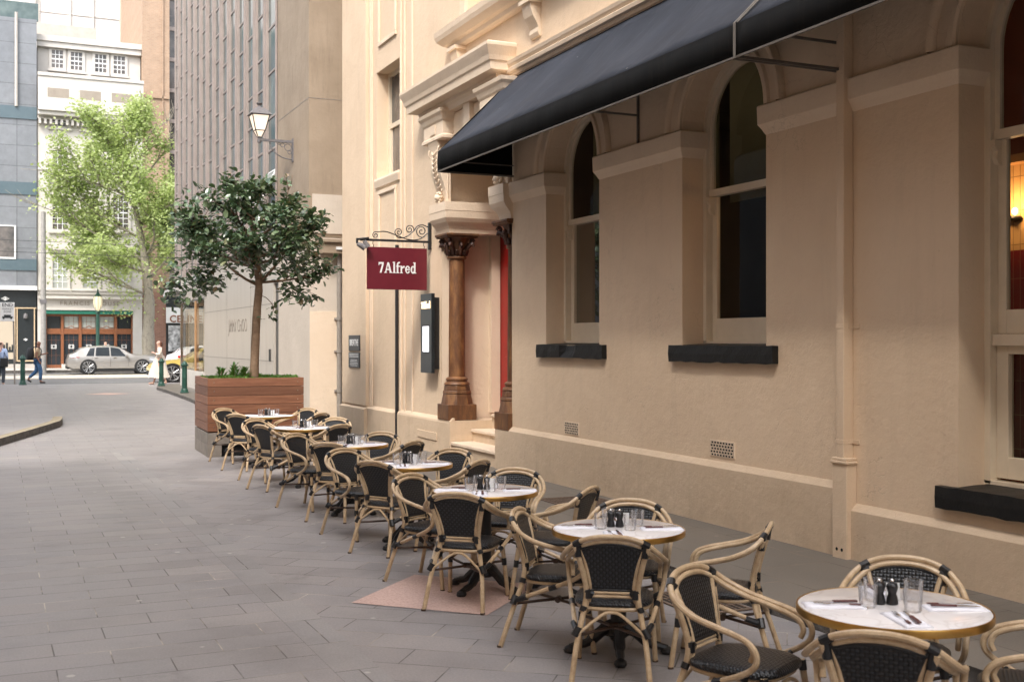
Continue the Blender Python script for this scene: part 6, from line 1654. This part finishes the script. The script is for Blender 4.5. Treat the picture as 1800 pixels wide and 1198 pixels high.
def person(label, loc, rz, h, skin, hair, top, bottom, pose, shoes='shoe_dark', robe=None, hairlen=0, sleeves=.55):
    """faces +x locally, built 1.75 m tall and scaled"""
    T = thing('person', label, 'person', loc, rz); T.scale = (h/1.75,)*3
    J = dict(pelvis=(0, 0, .95, .13), waist=(0, 0, 1.08, .115), chest=(.01, 0, 1.30, .15), neck=(.015, 0, 1.48, .055), headb=(.035, 0, 1.56, .07), head=(.035, 0, 1.645, .092), crown=(.02, 0, 1.71, .06),
             nose=(.125, 0, 1.615, .014))
    E = [('pelvis', 'waist'), ('waist', 'chest'), ('chest', 'neck'), ('neck', 'headb'), ('headb', 'head'), ('head', 'crown'), ('head', 'nose')]
    for s, n in ((-1, 'r'), (1, 'l')):
        P = pose[n]
        J['ear'+n] = (.025, s*.085, 1.63, .018); E.append(('head', 'ear'+n))
        J['sh'+n] = (.0, s*.185, 1.40, .058); J['el'+n] = P['el']+(.042,); J['wr'+n] = P['wr']+(.028,)
        E += [('chest', 'sh'+n), ('sh'+n, 'el'+n), ('el'+n, 'wr'+n)]
        w = Vector(P['wr']); d = (w-Vector(P['el'])).normalized(); pal = w+d*.05
        J['pa'+n] = tuple(pal)+(.026,); E.append(('wr'+n, 'pa'+n))
        side = d.cross(Vector((0, 1, 0))); side = side.normalized() if side.length > .1 else Vector((1, 0, 0))
        for f in range(4):
            q = pal+d*.05+side*(-.022+.015*f); J['f%d%s' % (f, n)] = tuple(q)+(.009,); q2 = q+d*(.03+.006*(f in (1, 2)))+Vector((0, -s*.012, 0)); J['g%d%s' % (f, n)] = tuple(q2)+(.007,)
            E += [('pa'+n, 'f%d%s' % (f, n)), ('f%d%s' % (f, n), 'g%d%s' % (f, n))]
        q = pal+side*.035+d*.01; J['th'+n] = tuple(q)+(.010,); J['tg'+n] = tuple(q+d*.03)+(.008,); E += [('pa'+n, 'th'+n), ('th'+n, 'tg'+n)]
        J['hip'+n] = (0, s*.09, .90, .095); J['kn'+n] = P['kn']+(.062,); J['an'+n] = P['an']+(.042,)
        a = Vector(P['an']); J['toe'+n] = tuple(a+Vector(P.get('toe', (.17, 0, -.05))))+(.034,)
        E += [('pelvis', 'hip'+n), ('hip'+n, 'kn'+n), ('kn'+n, 'an'+n), ('an'+n, 'toe'+n)]
    skinned('body', J, E, skin, T)
    def lerp(a, c, t): return tuple(a[i]+(c[i]-a[i])*t for i in range(3))
    g = .016
    C = dict(pelvis=(0, 0, .93, .145), waist=(0, 0, 1.08, .135), chest=(.01, 0, 1.30, .165), neck=(.01, 0, 1.44, .075)); CE = [('pelvis', 'waist'), ('waist', 'chest'), ('chest', 'neck')]
    for n in 'rl':
        C['sh'+n] = J['sh'+n][:3]+(.074,)
        if sleeves <= 1: C['el'+n] = lerp(J['sh'+n], J['el'+n], sleeves)+(.064,)
        else: C['el'+n] = J['el'+n][:3]+(.062,); C['wr'+n] = lerp(J['el'+n], J['wr'+n], .85)+(.045,)
        CE += [('chest', 'sh'+n), ('sh'+n, 'el'+n)]+([('el'+n, 'wr'+n)] if sleeves > 1 else [])
    skinned('shirt', C, CE, top, T)
    if robe:
        b = MB(); n_ = 24; rg = [(0, .115, 1.12), (0, .15, .98), (.02, .20, .75), (.02, .26, .48), (.0, .30, .26)]
        for ox, r_, z in rg:
            for k in range(n_):
                a = 2*math.pi*k/n_; q = r_*(1+.10*math.sin(a*5+z*4)); b.v.append((ox+q*1.35*math.cos(a), q*.72*math.sin(a), z+.02*math.sin(3*a)))
        for i in range(len(rg)-1):
            for k in range(n_): b.f.append((i*n_+k, i*n_+(k+1) % n_, (i+1)*n_+(k+1) % n_, (i+1)*n_+k))
        b.build('skirt', robe, T, smooth=True)
    else:
        B = dict(pelvis=(0, 0, .95, .145)); BE = []
        for n in 'rl':
            B['hip'+n] = J['hip'+n][:3]+(.112,); B['kn'+n] = J['kn'+n][:3]+(.082,); B['an'+n] = lerp(J['kn'+n], J['an'+n], .93)+(.062,)
            BE += [('pelvis', 'hip'+n), ('hip'+n, 'kn'+n), ('kn'+n, 'an'+n)]
        skinned('trousers', B, BE, bottom, T)
    for n in 'rl':
        a = Vector(J['an'+n][:3]); t_ = Vector(J['toe'+n][:3]); 
        skinned('shoe', dict(a=tuple(a+Vector((-.03, 0, -.035)))+(.046,), b=tuple(a.lerp(t_, .55)+Vector((0, 0, -.01)))+(.044,), c=tuple(t_+Vector((.03, 0, .0)))+(.036,)), [('a', 'b'), ('b', 'c')], shoes, T)
    H = dict(a=(-.012, 0, 1.685, .104), b=(-.040, 0, 1.625, .088)); HE = [('a', 'b')]
    if hairlen: H['c'] = (-.055, 0, 1.53, .075); H['d'] = (-.06, 0, 1.46, .05); HE += [('b', 'c'), ('c', 'd')]
    else: H['b'] = (-.04, 0, 1.60, .062)
    skinned('hair', H, HE, hair, T)
    for s in (-1, 1): MB().lathe([(0, -.006), (.009, 0), (0, .006)], 6, (.118, s*.034, 1.64)).build('eye', 'shop_black', T)
    MB().box((.112, -.022, 1.578), (.124, .022, 1.585)).build('mouth', 'red_brick', T)
    return T
walk = dict(r=dict(el=(-.05, -.22, 1.13), wr=(.07, -.22, .90), kn=(.12, -.09, .52), an=(.10, -.09, .09)),
            l=dict(el=(.04, .23, 1.14), wr=(.27, .15, 1.20), kn=(-.05, .09, .50), an=(-.36, .09, .20), toe=(.10, 0, -.14)))
zm = G(50.0)
man = person('man in tan shirt and blue jeans walking right, looking at his phone', (1.50, 50.0, zm), R(-4), 1.76, 'skin_tan', 'hair_dark', 'tan_shirt', 'denim', walk)
T = thing('backpack', 'black backpack on the back of the man walking at the left', 'backpack', (1.50-.24, 50.0, zm+1.22))
b = MB(); n = 14
for z, a, c_b in ((-.26, .07, .12), (-.22, .13, .16), (-.05, .15, .17), (.12, .13, .16), (.22, .09, .13), (.25, .03, .06)):
    for x, y in superell(a, c_b, n, 2.6): b.v.append((x-.03, y, z))
for i in range(5):
    for k in range(n): b.f.append((i*n+k, i*n+(k+1) % n, (i+1)*n+(k+1) % n, (i+1)*n+k))
b.f += [tuple(range(n))[::-1], tuple(5*n+k for k in range(n))]; b.build('bag', 'black_bag', T, smooth=True)
b = MB()
for s in (-1, 1): b.tube(smooth_path([(.05, s*.11, .2), (.16, s*.13, .27), (.34, s*.13, .2), (.38, s*.14, .05), (.3, s*.17, -.12), (.05, s*.15, -.2)], 4), .018, 6)
b.build('strap', 'black_bag', T)
T = thing('phone', 'phone held out in front of the walking man', 'phone', (1.50+.35, 50.0+.14, zm+1.27))
MB().obox((0, 0, 0), (.8, 0, .5), (0, 1, 0), (-.5, 0, .8), .075, .036, .005).build('case', 'black_iron', T, bevel=.003); MB().obox((-.004, 0, .0055), (.8, 0, .5), (0, 1, 0), (-.5, 0, .8), .068, .032, .0012).build('display', 'curtain_glass', T)
walk2 = dict(r=dict(el=(-.06, -.22, 1.14), wr=(-.02, -.24, .92), kn=(.10, -.08, .52), an=(.22, -.08, .09)),
             l=dict(el=(.02, .22, 1.15), wr=(.20, .14, 1.22), kn=(.0, .08, .50), an=(-.24, .08, .12), toe=(.13, 0, -.08)))
person('woman in flowing cream blouse and skirt walking left behind a bollard', (5.83, 46.5, G(46.5)), R(176), 1.76, 'skin_fair', 'hair_brown', 'cream_cloth', 'cream_cloth', walk2, 'skin_fair', 'cream_cloth', 1, 1.5)
stand = dict(r=dict(el=(.0, -.24, 1.13), wr=(.12, -.2, .95), kn=(.02, -.09, .5), an=(.0, -.09, .09)), l=dict(el=(.0, .24, 1.13), wr=(.22, .1, 1.08), kn=(.02, .09, .5), an=(-.04, .09, .09)))
man2 = person('person in pale blue shirt at the left edge of the photo, partly cut off', (.13, 46.9, G(46.9)), R(60), 1.72, 'skin_fair', 'hair_dark', 'blue_shirt', 'grey_trousers', stand, sleeves=1.5)
T = thing('shoulder_bag', 'black bag hanging at the hip of the person at the left edge', 'bag', (.24, 46.72, G(46.9)+.95))
b = MB().box((-.14, -.07, -.22), (.14, .07, .12)); b.build('bag', 'black_bag', T, bevel=.03); MB().tube([(-.12, 0, .1), (-.1, .1, .5), (.12, 0, .1)], .012, 6).build('strap', 'black_bag', T)
person('person with dark hair whose head shows above the silver car roof', (5.75, 69.6, .12), R(180), 1.72, 'skin_fair', 'hair_dark', 'cream_cloth', 'grey_trousers', stand, sleeves=1.5)

# ------------------------------------------------------------------ across the lane (outside the frame): what shades the lane
ob = thing('opposite_building', 'tall rendered building on the left side of the lane, outside the photo', 'building', (-4, 3, 0))
b = MB(); b.box((-16, -22, 0), (-3.2, 3.0, 20)).box((-16, 3.002, 0), (-3.2, 13.0, 9.5)); BP(b, 'wall', 'stucco', ob)
b = MB()
for y in range(-20, 13, 3):
    for z in range(2, 14, 4): b.box((-3.22, y, z), (-3.1, y+1.3, z+2.2))
BP(b, 'window', 'house_glass', ob)
fb = thing('side_street_building', 'rendered building across the side street, outside the photo', 'building', (-14, 30, 0))
BP(MB().box((-26, 14, 0), (-10, 45, 26)), 'wall', 'granite_panels', fb)
bb = thing('rear_building', 'rendered building closing the lane behind the photographer', 'building', (2, -24, 0))
BP(MB().box((-16, -34, 0), (30, -24, 10)), 'wall', 'stucco', bb)

# ------------------------------------------------------------------ light, camera, render
wd = bpy.data.worlds.new('World'); SC.world = wd; wd.use_nodes = True
n = wd.node_tree.nodes; l = wd.node_tree.links
sky = n.new('ShaderNodeTexSky'); sky.sky_type = 'NISHITA'; sky.sun_disc = False
SUN_EL, SUN_AZ = R(52), R(-138)          # direction the light comes from, measured from +Y clockwise
sky.sun_elevation = SUN_EL; sky.sun_rotation = SUN_AZ; sky.dust_density = 3.5; sky.air_density = 1.0; sky.ozone_density = .6
bg = n['Background']; hs = n.new('ShaderNodeHueSaturation'); hs.inputs['Saturation'].default_value = .35; l.new(sky.outputs[0], hs.inputs['Color']); l.new(hs.outputs[0], bg.inputs['Color']); bg.inputs['Strength'].default_value = .15
ld = bpy.data.lights.new('sun', 'SUN'); ld.energy = .6; ld.angle = R(5); ld.color = (1, .93, .85)
so = bpy.data.objects.new('sun', ld); COL.objects.link(so)
sd = Vector((math.sin(SUN_AZ)*math.cos(SUN_EL), math.cos(SUN_AZ)*math.cos(SUN_EL), math.sin(SUN_EL)))
so.rotation_euler = (-sd).to_track_quat('-Z', 'Y').to_euler(); so.location = (0, 0, 40)
cam = bpy.data.cameras.new('camera'); co = bpy.data.objects.new('camera', cam); COL.objects.link(co)
co.location = (0, 0, EYE); co.rotation_euler = (R(90), 0, -R(24.35)); cam.lens = 40; cam.sensor_width = 36; cam.clip_end = 600; cam.clip_start = .1
cam.dof.use_dof = True; cam.dof.focus_distance = 12; cam.dof.aperture_fstop = 5.0
SC.camera = co
SC.render.engine = 'CYCLES'
SC.view_settings.view_transform = 'Standard'; SC.view_settings.look = 'None'; SC.view_settings.exposure = 1.94; SC.view_settings.gamma = 1
SC.cycles.max_bounces = 8; SC.cycles.transparent_max_bounces = 16; SC.cycles.diffuse_bounces = 5
